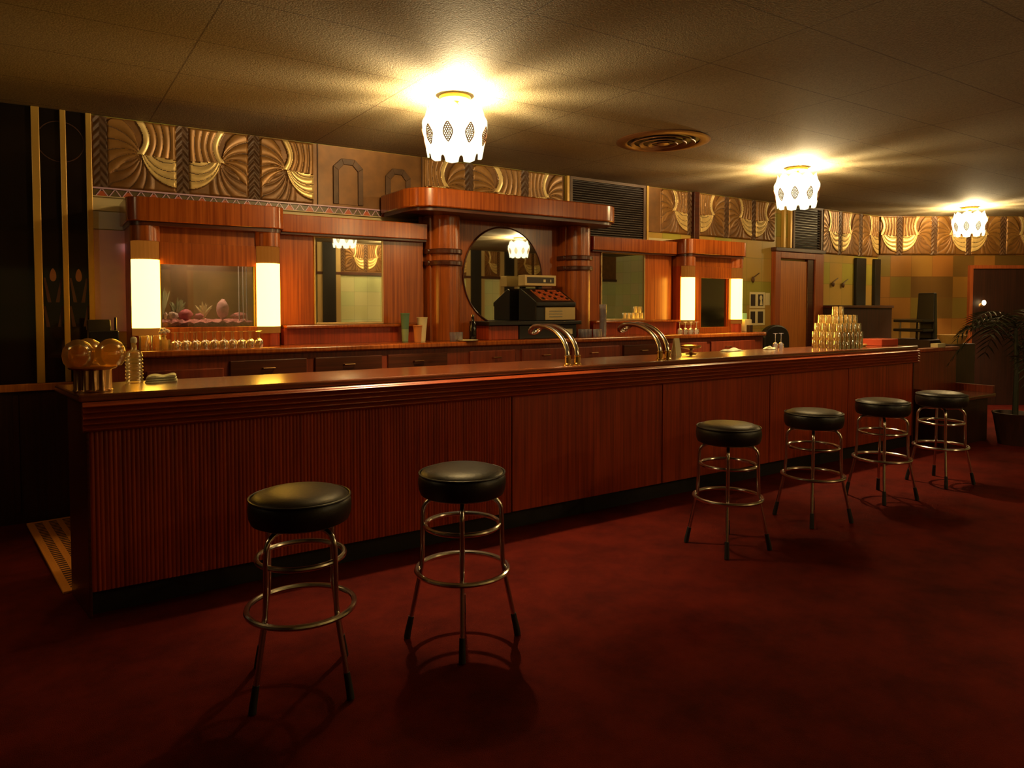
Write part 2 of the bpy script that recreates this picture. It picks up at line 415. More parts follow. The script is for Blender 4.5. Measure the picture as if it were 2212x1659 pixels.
# black glass wall panels with tulip and ring inlays between gold strips
def tulip(mb_bud, mb_leaf, xc, y, zc):
    bud = []
    for i in range(16):
        a = 2 * PI * i / 16
        bud.append((xc + .019 * math.sin(a) * (1 - .25 * math.cos(a)), zc + .045 * math.cos(a)))
    mb_bud.prism(bud, 'y', y - .003, y)
    for sgn in (-1, 1):
        for (z0, z1, w0, w1) in ((zc - .19, zc - .02, .012, .052), (zc - .36, zc - .215, .022, .055)):
            p = [(xc + sgn * w0, z0), (xc + sgn * (w0 + .022), z0), (xc + sgn * (w1 + .004), z1), (xc + sgn * (w1 - .008), z1)]
            if sgn < 0: p = p[::-1]
            mb_leaf.prism(p, 'y', y - .003, y)
RC, RR = (0.157, 2.62), 0.139
for k, (a, b, lab) in enumerate(((0.036, 0.154, 'tall black glass wall panel with tulip inlay, the left one of two between gold strips'),
                                 (0.189, 0.306, 'tall black glass wall panel with tulip inlay, the right one of two between gold strips'))):
    t = thing('glass_wall_panel', lab, 'wall panel', (0.5 * (a + b), YW - .004, 0.955))
    MB().box(a, b, YW - .022, YW - .004, 0.956, H - .002).build('panel', 'dark_glass', t)
    bud, leaf = MB(), MB()
    tulip(bud, leaf, 0.5 * (a + b), YW - .022, 1.70)
    bud.build('tulip_bud', 'inlay', t); leaf.build('tulip_leaf', 'inlay_dim', t)
    ring = MB()
    pts = []
    for i in range(240):
        an = 2 * PI * i / 240
        x = RC[0] + RR * math.cos(an)
        pts.append((x, an))
    seg = [p for p in pts if a + .002 < p[0] < b - .002]
    for x, an in seg:
        d = 2 * PI / 480 * 1.05
        q = [(RC[0] + r * math.cos(an + e), RC[1] + r * math.sin(an + e)) for r, e in ((RR - .003, -d), (RR + .003, -d), (RR + .003, d), (RR - .003, d))]
        ring.prism(q, 'y', YW - .024, YW - .022)
    ring.build('ring_inlay', 'inlay_dim', t)
t = thing('glass_wall_panel', 'wide dark glass wall panel at the far left edge, left of the first gold strip', 'wall panel', (-1.0, YW - .004, 0.955))
MB().box(-2.9, -0.012, YW - .022, YW - .004, 0.956, H - .002).build('panel', 'dark_glass', t)
for i, (a, b, lab) in enumerate(((-0.011, 0.036, 'vertical gold wall strip, leftmost of the three beside black glass'),
                            (0.154, 0.189, 'vertical gold wall strip, middle one of three between black glass panels'),
                            (0.306, 0.342, 'vertical gold wall strip at the left end of the carved frieze'))):
    o = MB().box(a, b, YW - .05, YW - .004, 0.956, H - .002).build('wall_strip', 'gold_strip', None, bevel=.004)
    tag(o, lab, 'trim', 'vertical gold wall strips')

# wall facing between the last gold strip and the back bar, and above the cabinets
o = MB().box(0.343, 0.62, YW - .012, YW - .002, 1.30, 2.03).build('glass_wall_tile', 'violet', None, bevel=.002)
tag(o, 'violet glass wall tile between gold strip and left cabinet', 'wall tile')
o = MB().box(0.343, 0.62, YW - .012, YW - .002, 2.035, 2.16).build('glass_wall_tile', 'paleblue', None, bevel=.002)
tag(o, 'pale blue glass wall tile above the violet tile at left', 'wall tile')
o = MB().box(0.343, 2.9, YW - .012, YW - .002, 2.165, 2.262).build('plaster_band', 'cream', None, bevel=.002)
tag(o, 'cream plaster band under the zigzag border', 'wall band')
o = MB().box(5.73, 6.47, YW - .012, YW - .002, 2.15, 2.262).build('plaster_band', 'cream', None, bevel=.002)
tag(o, 'cream plaster band under the carved frieze right of the louver', 'wall band')

# ------------------------------------------------------------------ carved frieze
ZB, ZT = 2.33, H - .006
def swirl_cell(U, V, flip):
    """four carved leaf fans meeting near the centre; returns height and material (0 bronze, 1 gold, 2 dark, 3 light bronze)"""
    if flip: U = -U
    cx, cy = -0.04, 0.02
    X, Y = U - cx, V - cy
    R = np.hypot(X, Y) + 1e-6
    PH = np.degrees(np.arctan2(Y, X)) % 360
    dist = np.hypot(U - 1.08, V - 0.27)
    h = np.full(U.shape, 0.003); mat = np.full(U.shape, 0)
    def ribs(s, n, base, amp, slope):
        t = np.clip(s, 0, 0.9999) * n; f = t - np.floor(t)
        return base + amp * np.sin(PI * np.clip(f, 0.02, 1)) ** 0.55 + slope * (np.floor(t) / n), f, np.floor(t).astype(int)
    # lower left fan: dark drooping ribs
    sD = (PH + 32 * np.minimum(R, 1.2) - 205) / 118
    D = (PH > 195) & (PH < 350)
    hD, fD, iD = ribs(sD, 6, .004, .008, .006)
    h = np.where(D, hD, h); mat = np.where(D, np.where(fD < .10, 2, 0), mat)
    # left wing
    sA = (PH - 26 * R + 8 - 98) / 104
    rim = 1.16 + .16 * np.sin(np.radians((PH - 110) * 1.6))
    Aa = (PH > 108) & (PH <= 214) & (R < rim) & (sA > 0) & (sA < 1)
    hA, fA, iA = ribs(sA, 5, .010, .009, -.004)
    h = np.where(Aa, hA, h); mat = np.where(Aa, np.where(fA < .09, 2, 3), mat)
    # upper right plume: nearly vertical ribs
    edge = -.22 + .26 * np.sin(PI * np.clip(V, 0, 1)) * (1 - V * .2)
    q = (U - edge - .10) / (1.02 - edge)
    sB = q + .28 * (1 - np.clip(V, 0, 1)) * (q - .1)
    Bb = (V > 0.02 - .05 * U) & (U > edge)
    hB, fB, iB = ribs((U - edge) / (1.02 - edge), 5, .010, .008, .003)
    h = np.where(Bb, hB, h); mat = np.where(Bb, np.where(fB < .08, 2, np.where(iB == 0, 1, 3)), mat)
    # lower right sweep: gilding that also carries a painted highlight
    t = np.clip((U + .06) / 1.06, 0.001, 1)
    sC = np.clip((1.15 - dist) / (.12 + .90 * t), 0, .999)
    Cc = (dist < 1.15) & (V < .03 - .08 * U)
    hC, fC, iC = ribs(sC, 4, .014, .009, -.004)
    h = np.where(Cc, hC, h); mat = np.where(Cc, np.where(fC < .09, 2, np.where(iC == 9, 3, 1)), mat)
    return h, mat

def to_wall(t, base, rz):
    t.location = Vector(base) + Matrix.Rotation(rz, 3, 'Z') @ Vector(t.location)
    t.rotation_euler = (0, 0, rz)

def leaf_panel(name, x0, x1, bands, label, z0=ZB, z1=ZT, wall=None, flip0=False):
    """carved plaster panel: dark chevron bands with a leaf motif between each two"""
    st = 0.0052
    nx = int((x1 - x0) / st); nz = int((z1 - z0) / st)
    xs = np.linspace(x0, x1, nx + 1); zs = np.linspace(z0, z1, nz + 1)
    XX, ZZ = np.meshgrid(xs, zs)
    Hh = np.full(XX.shape, 0.004); Mm = np.full(XX.shape, 0)
    bw = 0.044; pitch = 0.52
    edges = sorted(bands)
    cells = [(p + bw, q - bw) for p, q in zip(edges[:-1], edges[1:])]
    if edges[0] - x0 > .10: cells.insert(0, (edges[0] - pitch + bw, edges[0] - bw))
    if x1 - edges[-1] > .10: cells.append((edges[-1] + bw, edges[-1] + pitch - bw))
    for i, (a, b) in enumerate(cells):
        sel = (XX >= a) & (XX <= b)
        U = (XX - a) / (b - a) * 2 - 1; V = (ZZ - z0) / (z1 - z0) * 2 - 1
        h, m = swirl_cell(U, V, (i + (1 if flip0 else 0)) % 2 == 1)
        edge = np.clip(np.minimum(1 - np.abs(U), 1 - np.abs(V)) / .05, 0, 1)
        Hh[sel] = (h * edge)[sel] + .002; Mm[sel] = m[sel]
    for b in edges:
        sel = np.abs(XX - b) < bw
        ph = ((ZZ - z0) / 0.062 + np.abs(XX - b) / 0.05) % 1.0
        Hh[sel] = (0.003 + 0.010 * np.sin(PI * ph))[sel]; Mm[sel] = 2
    yw = YW if wall is None else 0.0
    n = nx + 1
    mb = MB()
    mb.v = [(XX[j, i], yw - .012 - Hh[j, i], ZZ[j, i]) for j in range(nz + 1) for i in range(n)]
    for j in range(nz):
        for i in range(nx):
            mb.f.append((j * n + i, j * n + i + 1, (j + 1) * n + i + 1, (j + 1) * n + i)); mb.m.append(int(Mm[j, i]))
    t = thing(name, label, 'wall panel', (0.5 * (x0 + x1), yw - .004, z0))
    mb.build('relief', ['bronze', 'gold', 'bronze_dark', 'bronze_light'], t, smooth=True, angle=60)
    MB().box(x0, x1, yw - .013, yw - .004, z0, z1).build('backing', 'bronze_dark', t)
    if wall: to_wall(t, *wall)
    return t

p1 = leaf_panel('carved_frieze_panel', 0.346, 1.962, (0.392, 0.931, 1.451), 'large carved gilded leaf frieze panel beside the gold wall strips at left')
leaf_panel('carved_frieze_panel', 2.925, 4.556, (3.42, 4.06), 'carved leaf frieze panel above the centre cornice', flip0=True)
leaf_panel('carved_frieze_panel', 5.742, 6.46, (6.43,), 'short carved leaf frieze panel just right of the dark louver', z0=2.33)
leaf_panel('carved_frieze_panel', 6.562, 8.02, (7.08, 7.60), 'carved leaf frieze panel above the right cabinet and door', flip0=True)
leaf_panel('carved_frieze_panel', 9.10, 10.52, (9.5, 10.02), 'carved frieze panel right of the dark grille over the door', z0=2.22)
leaf_panel('carved_frieze_panel', 0.02, 2.40, (0.30, 0.82, 1.34, 1.86), 'carved leaf frieze panel on the far end wall above tiles', z0=2.262, wall=EW)
leaf_panel('carved_frieze_panel', -10.9, -8.3, (-10.5, -9.98, -9.46, -8.94), 'carved leaf frieze panel on the opposite wall, seen in the oval mirror', z0=2.24, wall=FW)
leaf_panel('carved_frieze_panel', -7.4, -5.0, (-7.0, -6.48, -5.96, -5.44), 'carved leaf frieze panel on the opposite wall, seen in the left mirror', z0=2.24, wall=FW)

# panel with hexagonal arch motifs
t = thing('arch_frieze_panel', 'frieze panel with two nested pointed arch motifs', 'wall panel', (2.44, YW - .004, ZB))
MB().box(1.968, 2.92, YW - .018, YW - .004, ZB, ZT).build('backing', 'bronze', t)
def arch_poly(xc, w, z0, z1, sh):
    return [(xc - w, z0), (xc - w, z1 - sh), (xc - w * .45, z1), (xc + w * .45, z1), (xc + w, z1 - sh), (xc + w, z0)]
for xc, w, z1 in ((2.228, .132, 2.735), (2.69, .120, 2.70)):
    mb = MB()
    for (wo, wi, zo, zi, dd, mi) in ((w, w - .045, z1, z1 - .05, .016, 0),):
        O = arch_poly(xc, wo, ZB + .02, zo, .07); I = arch_poly(xc, wi, ZB + .02, zi, .05)
        for i in range(5):
            mb.prism([O[i], O[i + 1], I[i + 1], I[i]], 'y', YW - .018 - dd, YW - .018)
    mb.build('arch_border', 'bronze_dark', t, bevel=.003)
    MB().prism(arch_poly(xc, w - .05, ZB + .02, z1 - .055, .045), 'y', YW - .024, YW - .018).build('arch_field', 'bronze', t)
for x in (1.962, 2.919): MB().box(x, x + .007, YW - .03, YW - .004, ZB, ZT).build('joint_strip', 'bronze_dark', t)

# zigzag border under the first two panels
t = thing('zigzag_border', 'narrow enamel border with red and dark scallops under lilac zigzag', 'border', (1.6, YW - .004, 2.262))
MB().box(0.345, 2.92, YW - .020, YW - .004, 2.264, 2.328).build('board', 'zig_dark', t)
MB().box(0.345, 2.92, YW - .034, YW - .004, 2.318, 2.329).build('top_bead', 'zig_line', t)
MB().box(0.345, 2.92, YW - .034, YW - .004, 2.262, 2.268).build('bottom_bead', 'cream', t)
red, dk, ln = MB(), MB(), MB()
pit = 0.083
for i in range(30):
    xc = 0.40 + pit * i
    half = [(xc + .034 * math.cos(PI * q / 8), 2.269 + .036 * math.sin(PI * q / 8)) for q in range(9)]
    MB().prism(half[::-1], 'y', YW - .025, YW - .020).build('red_scallop' if i % 2 == 0 else 'dark_scallop', 'zig_red' if i % 2 == 0 else 'zig_dark', t)
    for s in (-1, 1):
        q = [(xc + s * .5 * pit, 2.268), (xc + s * (.5 * pit - .008), 2.268), (xc, 2.316), (xc + s * .008, 2.316)]
        if s > 0: q = q[::-1]
        ln.prism(q, 'y', YW - .027, YW - .020)
ln.build('zigzag_line', 'zig_line', t)

# louver grilles
def louver(x0, x1, z0, z1, label, n):
    t = thing('louver_grille', label, 'vent', (0.5 * (x0 + x1), YW - .004, z0))
    fr = MB()
    fr.box(x0, x0 + .035, YW - .04, YW - .004, z0, z1).box(x1 - .035, x1, YW - .04, YW - .004, z0, z1)
    fr.box(x0 + .035, x1 - .035, YW - .04, YW - .004, z1 - .03, z1)
    fr.build('frame', 'bronze_dark', t)
    sl = MB()
    for i in range(n):
        z = z0 + (z1 - .035 - z0) * i / n
        sl.hexa([(x0 + .036, YW - .03, z), (x1 - .036, YW - .03, z), (x1 - .036, YW - .008, z + .018), (x0 + .036, YW - .008, z + .018)],
                [(x0 + .036, YW - .03, z + .008), (x1 - .036, YW - .03, z + .008), (x1 - .036, YW - .008, z + .024), (x0 + .036, YW - .008, z + .024)])
    sl.build('slat_panel', 'louver', t)
    MB().box(x0 + .036, x1 - .036, YW - .007, YW - .004, z0, z1 - .031).build('backing', 'black', t)
    return t
louver(4.62, 5.70, 2.16, H - .004, 'wide dark louver grille under the ceiling, right of the centre cornice', 26)
for xx, lab, mt in ((4.59, 'thin tan upright strip left of the wide dark louver', 'gold_strip'), (5.722, 'thin tan upright strip right of the wide dark louver', 'gold_strip')):
    o = MB().box(xx - .016, xx + .016, YW - .05, YW - .004, 2.16, H - .004).build('wall_strip', mt, None, bevel=.003)
    tag(o, lab, 'trim', 'upright strips by the louver')
o = MB().box(6.467, 6.555, YW - .06, YW - .004, 2.15, H - .004).build('wall_strip', 'wood_dark', None, bevel=.004)
tag(o, 'dark wooden upright dividing the right-hand carved frieze', 'trim')
louver(8.40, 9.06, 2.26, H - .004, 'small dark grille above the orange door', 16)
for xx, lab in ((8.20, 'left one of two tan uprights above the door'), (8.34, 'right one of two tan uprights above the door')):
    o = MB().box(xx - .02, xx + .02, YW - .05, YW - .004, 2.26, H - .004).build('wall_strip', 'gold_strip', None, bevel=.003)
    tag(o, lab, 'trim', 'uprights above the door')

# ------------------------------------------------------------------ door and right part of the back wall
do = struct('door_1', MB().box(8.105, 8.72, YW - .035, YW - .004, 0.0, 2.09), 'door', bevel=.003)
fr = MB().box(7.99, 8.10, YW - .07, YW - .003, 0, 2.20).box(8.72, 8.86, YW - .05, YW - .003, 0, 2.12, 1).box(8.86, 9.05, YW - .07, YW - .003, 0, 2.20).box(8.10, 8.86, YW - .07, YW - .003, 2.12, 2.20)
fr.build('door_frame', ['doorframe', 'wood_dark'], do, bevel=.004)
struct('trim_3', MB().box(7.98, 9.07, YW - .085, YW - .003, 2.205, 2.255), 'wood_dark', bevel=.005)
for (a, b, lab) in ((9.90, 10.14, 'dark upright pilaster left of the narrow tile strip in the corner'), (10.385, 10.53, 'dark upright pilaster in the room corner')):
    o = MB().box(a, b, YW - .05, YW - .004, 1.46, 2.19).build('pilaster', 'black', None, bevel=.004)
    tag(o, lab, 'pilaster', 'dark corner pilasters')
t = thing('wall_cupboard', 'dark low cupboard below the tiled wall behind the glass pyramid', 'cupboard', (9.75, YW - .2, 0))
MB().box(9.06, 10.40, YW - .30, YW - .004, 0.0, 1.46).build('body', 'wainscot', t, bevel=.006)
MB().box(9.05, 10.42, YW - .32, YW - .004, 1.462, 1.50).build('top', 'wood_dark', t, bevel=.006)

# small dark wall ornaments (body with a slanting stem)
orn = None
for i, (x, z, lab) in enumerate(((7.60, 1.826, 'small dark wall ornament with slanting stem above the photographs'),
                                 (9.354, 1.80, 'left one of two small dark wall ornaments right of the door'),
                                 (9.60, 1.79, 'right one of two small dark wall ornaments right of the door'))):
    if orn is None:
        orn = thing('wall_ornament', lab, 'ornament', (0, 0, 0), 0, 'dark ornaments on the tiled wall')
        MB().ball((0, -.022, 0), .03, 16, 10, sc=(.8, .6, 1.3)).build('body', 'bronze_dark', orn, smooth=True)
        MB().tube([(.01, -.015, .02), (.05, -.02, .05), (.12, -.02, .085)], .006, 8).build('stem', 'bronze_dark', orn, smooth=True)
    place(orn, i == 0, (x, YW - .001, z), 0, lab)

# photographs by the right cabinet
pi = 0
for (x0, x1, z0, z1, lab) in ((7.57, 7.70, 1.47, 1.66, 'dark photograph on the wall, upper left of four'), (7.715, 7.86, 1.47, 1.66, 'photograph with a pale figure on the wall, upper right of four'),
                              (7.57, 7.70, 1.25, 1.44, 'dark photograph on the wall, lower left of four'), (7.715, 7.86, 1.25, 1.44, 'dark photograph on the wall, lower right of four')):
    t = thing('photograph', lab, 'picture', (x0, YW - .001, z0), 0, 'photographs on the tiled wall')
    MB().box(x0 - .008, x1 + .008, YW - .006, YW - .001, z0 - .008, z1 + .008).build('paper', 'cream_card', t)
    MB().box(x0 + .01, x1 - .03, YW - .008, YW - .006, z0 + .02, z1 - .02).build('image', 'photo', t)
    if pi == 1:
        mb = MB().ball((0.5 * (x0 + x1) - .005, YW - .008, z0 + .125), .028, 14, 8, sc=(1, .08, 1.2))
        mb.prism([(x0 + .045, z0 + .03), (x0 + .10, z0 + .03), (x0 + .085, z0 + .10), (x0 + .06, z0 + .10)], 'y', YW - .0095, YW - .008)
        mb.build('figure', 'cream_card', t)
    pi += 1
o = MB().box(7.875, 7.965, YW - .006, YW - .001, 1.50, 1.66).build('pinned_note', 'cream_card', None)
tag(o, 'cream note pinned beside the photographs, next to the door frame', 'note')

# ------------------------------------------------------------------ back bar counter
CZ = 1.19; CF = 5.15
CX0, CX1 = 0.24, 7.02
t = thing('back_bar_counter', 'long red-brown back bar counter along the wall with dark cooler doors', 'counter', (3.6, 5.5, 0))
def rr(x0, x1, y0, y1, r, right=True, left=True, n=7):
    """plan outline, back corners square, front corners rounded"""
    p = [(x1, y1), (x0, y1)]
    if left: p += [(x0 + r - r * math.cos(a), y0 + r - r * math.sin(a)) for a in [PI / 2 * i / n for i in range(n + 1)]]
    else: p += [(x0, y0)]
    if right: p += [(x1 - r + r * math.sin(a), y0 + r - r * math.cos(a)) for a in [PI / 2 * i / n for i in range(n + 1)]]
    else: p += [(x1, y0)]
    return p
MB().prism(rr(CX0 + .03, CX1 - .03, CF + .04, YW - .02, .12), 'z', 0.10, CZ - .045).build('body', 'wood_base', t, smooth=True)
MB().prism(rr(CX0, CX1, CF, YW - .02, .14), 'z', CZ - .045, CZ).build('top', 'wood_x', t, smooth=True, bevel=.012)
MB().prism(rr(CX0 + .06, CX1 - .06, CF + .08, YW - .03, .1), 'z', 0.0, .10).build('toe_kick', 'kick', t)
for i, (a, b, mt) in enumerate(((0.584, 1.06, 'wood_base'), (1.102, 1.637, 'wood_dark'), (1.699, 2.228, 'wood_dark'), (2.279, 2.806, 'wood_dark'),
                            (3.02, 3.48, 'wood_base'), (3.55, 4.05, 'wood_base'), (4.11, 4.70, 'wood_base'), (4.76, 5.24, 'wood_dark'), (5.32, 5.95, 'wood_base'), (6.02, 6.75, 'wood_base'))):
    dr = MB().box(a, b, CF + .018, CF + .04, 0.16, 1.105 if i != 0 else 1.06).build('door', mt, t, bevel=.006)
    if i >= 1: MB().tube([(a + .22, CF + .017, 1.045), (a + .22, CF - .004, 1.045), (a + .30, CF - .004, 1.045), (a + .30, CF + .017, 1.045)], .006, 8).build('handle', 'dull_brass', dr, smooth=True)

# upper ledge the mirrors and cabinets stand on
t = thing('mirror_ledge', 'raised wooden ledge running under the mirrors on the counter', 'ledge', (3.6, 5.6, CZ))
for (a, b) in ((1.56, 2.74), (4.62, 5.80)):
    MB().box(a, b, 5.47, 5.56, CZ + .001, 1.315).build('riser', 'wood_red', t)
    MB().box(a, b, 5.42, 5.56, 1.315, 1.338).build('shelf', 'wood_x', t, bevel=.006)

# ------------------------------------------------------------------ lit cabinets
def cabinet(x0, x1, lab, niche, backlab):
    t = thing('light_cabinet', lab, 'cabinet', (0.5 * (x0 + x1), 5.6, CZ))
    yb = YW - .045
    # cornice with rounded front corners
    MB().prism(rr(x0, x1, 5.33, yb, .10), 'z', 2.055, 2.215).build('cornice', 'wood_x', t, smooth=True, bevel=.006)
    MB().prism(rr(x0 + .018, x1 - .018, 5.348, yb, .09), 'z', 2.028, 2.055).build('cornice_molding', 'wood_dark', t, smooth=True)
    MB().prism(rr(x0 + .03, x1 - .03, 5.425, yb, .05), 'z', 1.925, 2.028).build('frieze_board', 'wood', t, smooth=True)
    for s in (0, 1):
        xa = x0 + .03 if s == 0 else x1 - .05
        MB().box(xa, xa + .02, 5.46, yb, CZ + .001, 1.925).build('side_panel', 'wood_red', t)
    # header board above the opening, sill board below
    nx0, nx1, nz0, nz1 = niche
    MB().box(x0 + .20, x1 - .20, 5.42, 5.45, nz1, 1.925).build('header_board', 'wood', t, bevel=.003)
    MB().box(x0 + .05, x1 - .05, 5.42, 5.45, CZ + .001, nz0).build('sill_board', 'wood', t, bevel=.003)
    for a, b in ((x0 + .19, nx0), (nx1, x1 - .19)):
        if b - a > .004: MB().box(a, b, 5.425, 5.45, nz0, nz1).build('jamb_board', 'wood', t)
    # lit columns: fluted cap, lit frosted half-round glass, dark foot
    for s in (0, 1):
        xc = x0 + .115 if s == 0 else x1 - .115
        yc = 5.445; r = .088
        def half(z0, z1, rad, name, mt, flutes=0, par=t):
            n = 40
            pts = []
            for i in range(n + 1):
                a = PI + PI * i / n
                rd = rad * (1 - (.05 * abs(math.sin(a * flutes)) if flutes else 0))
                pts.append((xc + rd * math.cos(a), yc + rd * math.sin(a)))
            return MB().prism(pts, 'z', z0, z1).build(name, mt, par, smooth=True)
        zb = 1.285
        lc = half(zb + .05, 1.80, r, 'lit_column', 'column_lit')
        tag(lc, 'glowing frosted glass column')
        half(1.925, 2.028, r + .004, 'column_block', 'wood', 0, lc)
        half(1.80, 1.924, r, 'column_cap', 'column_cap', 11, lc)
        half(zb, zb + .05, r, 'column_foot_glass', 'column_cap', 0, lc)
        half(CZ + .001, zb, r - .006, 'column_plinth', 'wood_red', 0, lc)
    return t
LC = (0.505, 1.55)
cabinet(LC[0], LC[1], 'left wooden back bar cabinet with two glowing columns and lit fish tank', (0.705, 1.345, 1.335, 1.775), '')
RC2 = (5.815, 6.84)
rc = cabinet(RC2[0], RC2[1], 'right wooden back bar cabinet with two glowing columns and dim mirror', (6.14, 6.60, 1.25, 1.80), '')
mr = MB().box(6.145, 6.595, 5.455, 5.462, 1.252, 1.798).build('mirror', 'mirror_dim', rc)
tag(mr, 'dim recessed mirror')

# fish tank in the left cabinet
tk = thing('fish_tank', 'fish tank with pink gravel and coral inside the left cabinet', 'aquarium', (1.02, 5.62, 1.335))
TX0, TX1, TY0, TY1, TZ0, TZ1 = 0.715, 1.335, 5.455, 5.84, 1.337, 1.86
MB().box(TX0, TX1, TY0, TY0 + .004, TZ0, TZ1).build('front_pane', 'pane', tk)
MB().box(TX0, TX1, TY1 - .01, TY1, TZ0, TZ1).build('back_panel', 'tankback', tk)
MB().box(TX0, TX0 + .005, TY0 + .005, TY1 - .011, TZ0, TZ1).box(TX1 - .005, TX1, TY0 + .005, TY1 - .011, TZ0, TZ1).build('side_pane', 'tankback', tk)
sl = MB()
for x in (1.245, 1.275, 1.30): sl.tube([(x, TY0 + .06, TZ0 + .02), (x, TY0 + .06, TZ1 - .02)], .004, 8)
sl.build('air_pipe', 'paleblue', tk, smooth=True)
g = MB()
n = 30
gv = [(TX0 + .006 + (TX1 - TX0 - .012) * i / n, TY0 + .006 + (TY1 - TY0 - .02) * j / 10, TZ0 + .030 + .0015 * j + .006 * math.sin(i * 1.7 + j) + .005 * random.random()) for j in range(11) for i in range(n + 1)]
g.add(gv, [(j * (n + 1) + i, j * (n + 1) + i + 1, (j + 1) * (n + 1) + i + 1, (j + 1) * (n + 1) + i) for j in range(10) for i in range(n)])
gb = [(TX0 + .006 + (TX1 - TX0 - .012) * i / n, TY0 + .006, TZ0) for i in range(n + 1)]
o0 = len(g.v); g.v += gb
for i in range(n): g.f.append((o0 + i, o0 + i + 1, i + 1, i)); g.m.append(0)
tag(g.build('gravel_bed', 'gravel', tk), 'bed of pink gravel', kind='stuff')
def lump(c, r, mt, name, sc, rough, lab, seg=14):
    mb = MB().ball(c, r, seg, 9, sc=sc)
    rnd = random.Random(int(c[0] * 1000))
    mb.v = [(c[0] + (x - c[0]) * (1 + rough * (rnd.random() - .5)), c[1] + (y - c[1]) * (1 + rough * (rnd.random() - .5)), c[2] + (z - c[2]) * (1 + rough * (rnd.random() - .5))) for x, y, z in mb.v]
    return tag(mb.build(name, mt, None, smooth=True, angle=80), lab, name)
lump((1.135, 5.56, 1.462), .06, 'rock', 'rock', (.75, .7, 1.15), .35, 'tall pink pointed rock right of the middle of the fish tank')
lump((0.795, 5.53, 1.415), .030, 'coral', 'coral', (1.1, .8, .9), .7, 'pale knobbly coral near the left side of the fish tank')
lump((0.745, 5.50, 1.415), .018, 'coral', 'coral', (.7, .7, 1.3), .8, 'small pale coral against the left side of the fish tank')
lump((0.885, 5.56, 1.422), .040, 'coral_red', 'coral', (1.2, .8, .9), .5, 'larger rose coral left of the pale weed in the fish tank')
lump((0.968, 5.52, 1.410), .026, 'coral_red', 'coral', (1.3, .8, .8), .5, 'low rose coral just left of the pale weed in the fish tank')
lump((1.262, 5.58, 1.412), .040, 'gravel', 'rock', (1.5, .8, .6), .4, 'flat mottled pink rock at the right of the fish tank')
def weed(c, n, L, mt, seed, wid, lab):
    rnd = random.Random(seed); mb = MB()
    for i in range(n):
        a = rnd.uniform(0, 2 * PI); b = rnd.uniform(.2, 1.0); l = L * rnd.uniform(.6, 1)
        p = [(min(TX1 - .02, max(TX0 + .02, c[0] + l * u * b * math.cos(a) * .5)), min(TY1 - .03, max(TY0 + .02, c[1] + l * u * b * math.sin(a) * .3)), c[2] + l * u * (1 - .35 * u * b)) for u in (0, .25, .5, .75, 1)]
        mb.tube(p, [wid * .5, wid, wid * 1.1, wid * .9, wid * .2], 6)
    return tag(mb.build('water_plant', mt, None, smooth=True), lab, 'plant')
weed((1.02, 5.64, 1.388), 26, .15, 'pale_fern', 3, .007, 'pale yellow water plant in the middle of the fish tank')
weed((0.84, 5.68, 1.388), 30, .18, 'fern', 5, .010, 'lower grey-green water plant at the left of the fish tank')
weed((0.755, 5.77, 1.388), 20, .28, 'fern', 9, .010, 'tallest grey-green water plant in the left back corner of the fish tank')
tl = MB().box(0.80, 1.25, 5.56, 5.64, 1.84, 1.856).build('tank_lamp', emit('tank_tube', (1, .72, .45), 13.0), tk)

# ------------------------------------------------------------------ flat mirror bays
def bay(x0, x1, mx0, mx1, mz0, mz1, lab):
    t = thing('mirror_bay', lab, 'wall panel', (0.5 * (x0 + x1), 5.6, 1.34))
    MB().box(x0, x1, 5.56, 5.60, 1.34, 2.05).build('panel', 'wood', t)
    MB().box(x0, x1, 5.47, YW - .045, 2.05, 2.185).build('fascia', 'wood_x', t, bevel=.006)
    MB().box(x0, x1, 5.49, 5.60, 2.034, 2.05).build('fascia_molding', 'wood_dark', t)
    m = MB().box(mx0, mx1, 5.548, 5.56, mz0, mz1).build('mirror', 'mirror', t, bevel=.004)
    tag(m, 'rectangular wall mirror')
    e = .012
    f = MB().box(mx0 - e, mx0, 5.545, 5.56, mz0 - e, mz1 + e).box(mx1, mx1 + e, 5.545, 5.56, mz0 - e, mz1 + e).box(mx0, mx1, 5.545, 5.56, mz0 - e, mz0).box(mx0, mx1, 5.545, 5.56, mz1, mz1 + e)
    f.build('mirror_frame', 'silver', m, bevel=.002)
    return t
bay(1.552, 2.78, 1.835, 2.395, 1.352, 2.028, 'left wooden mirror bay between the fish tank cabinet and centre column')
bay(4.625, 5.813, 4.80, 5.39, 1.352, 2.028, 'right wooden mirror bay between the centre column and right cabinet')

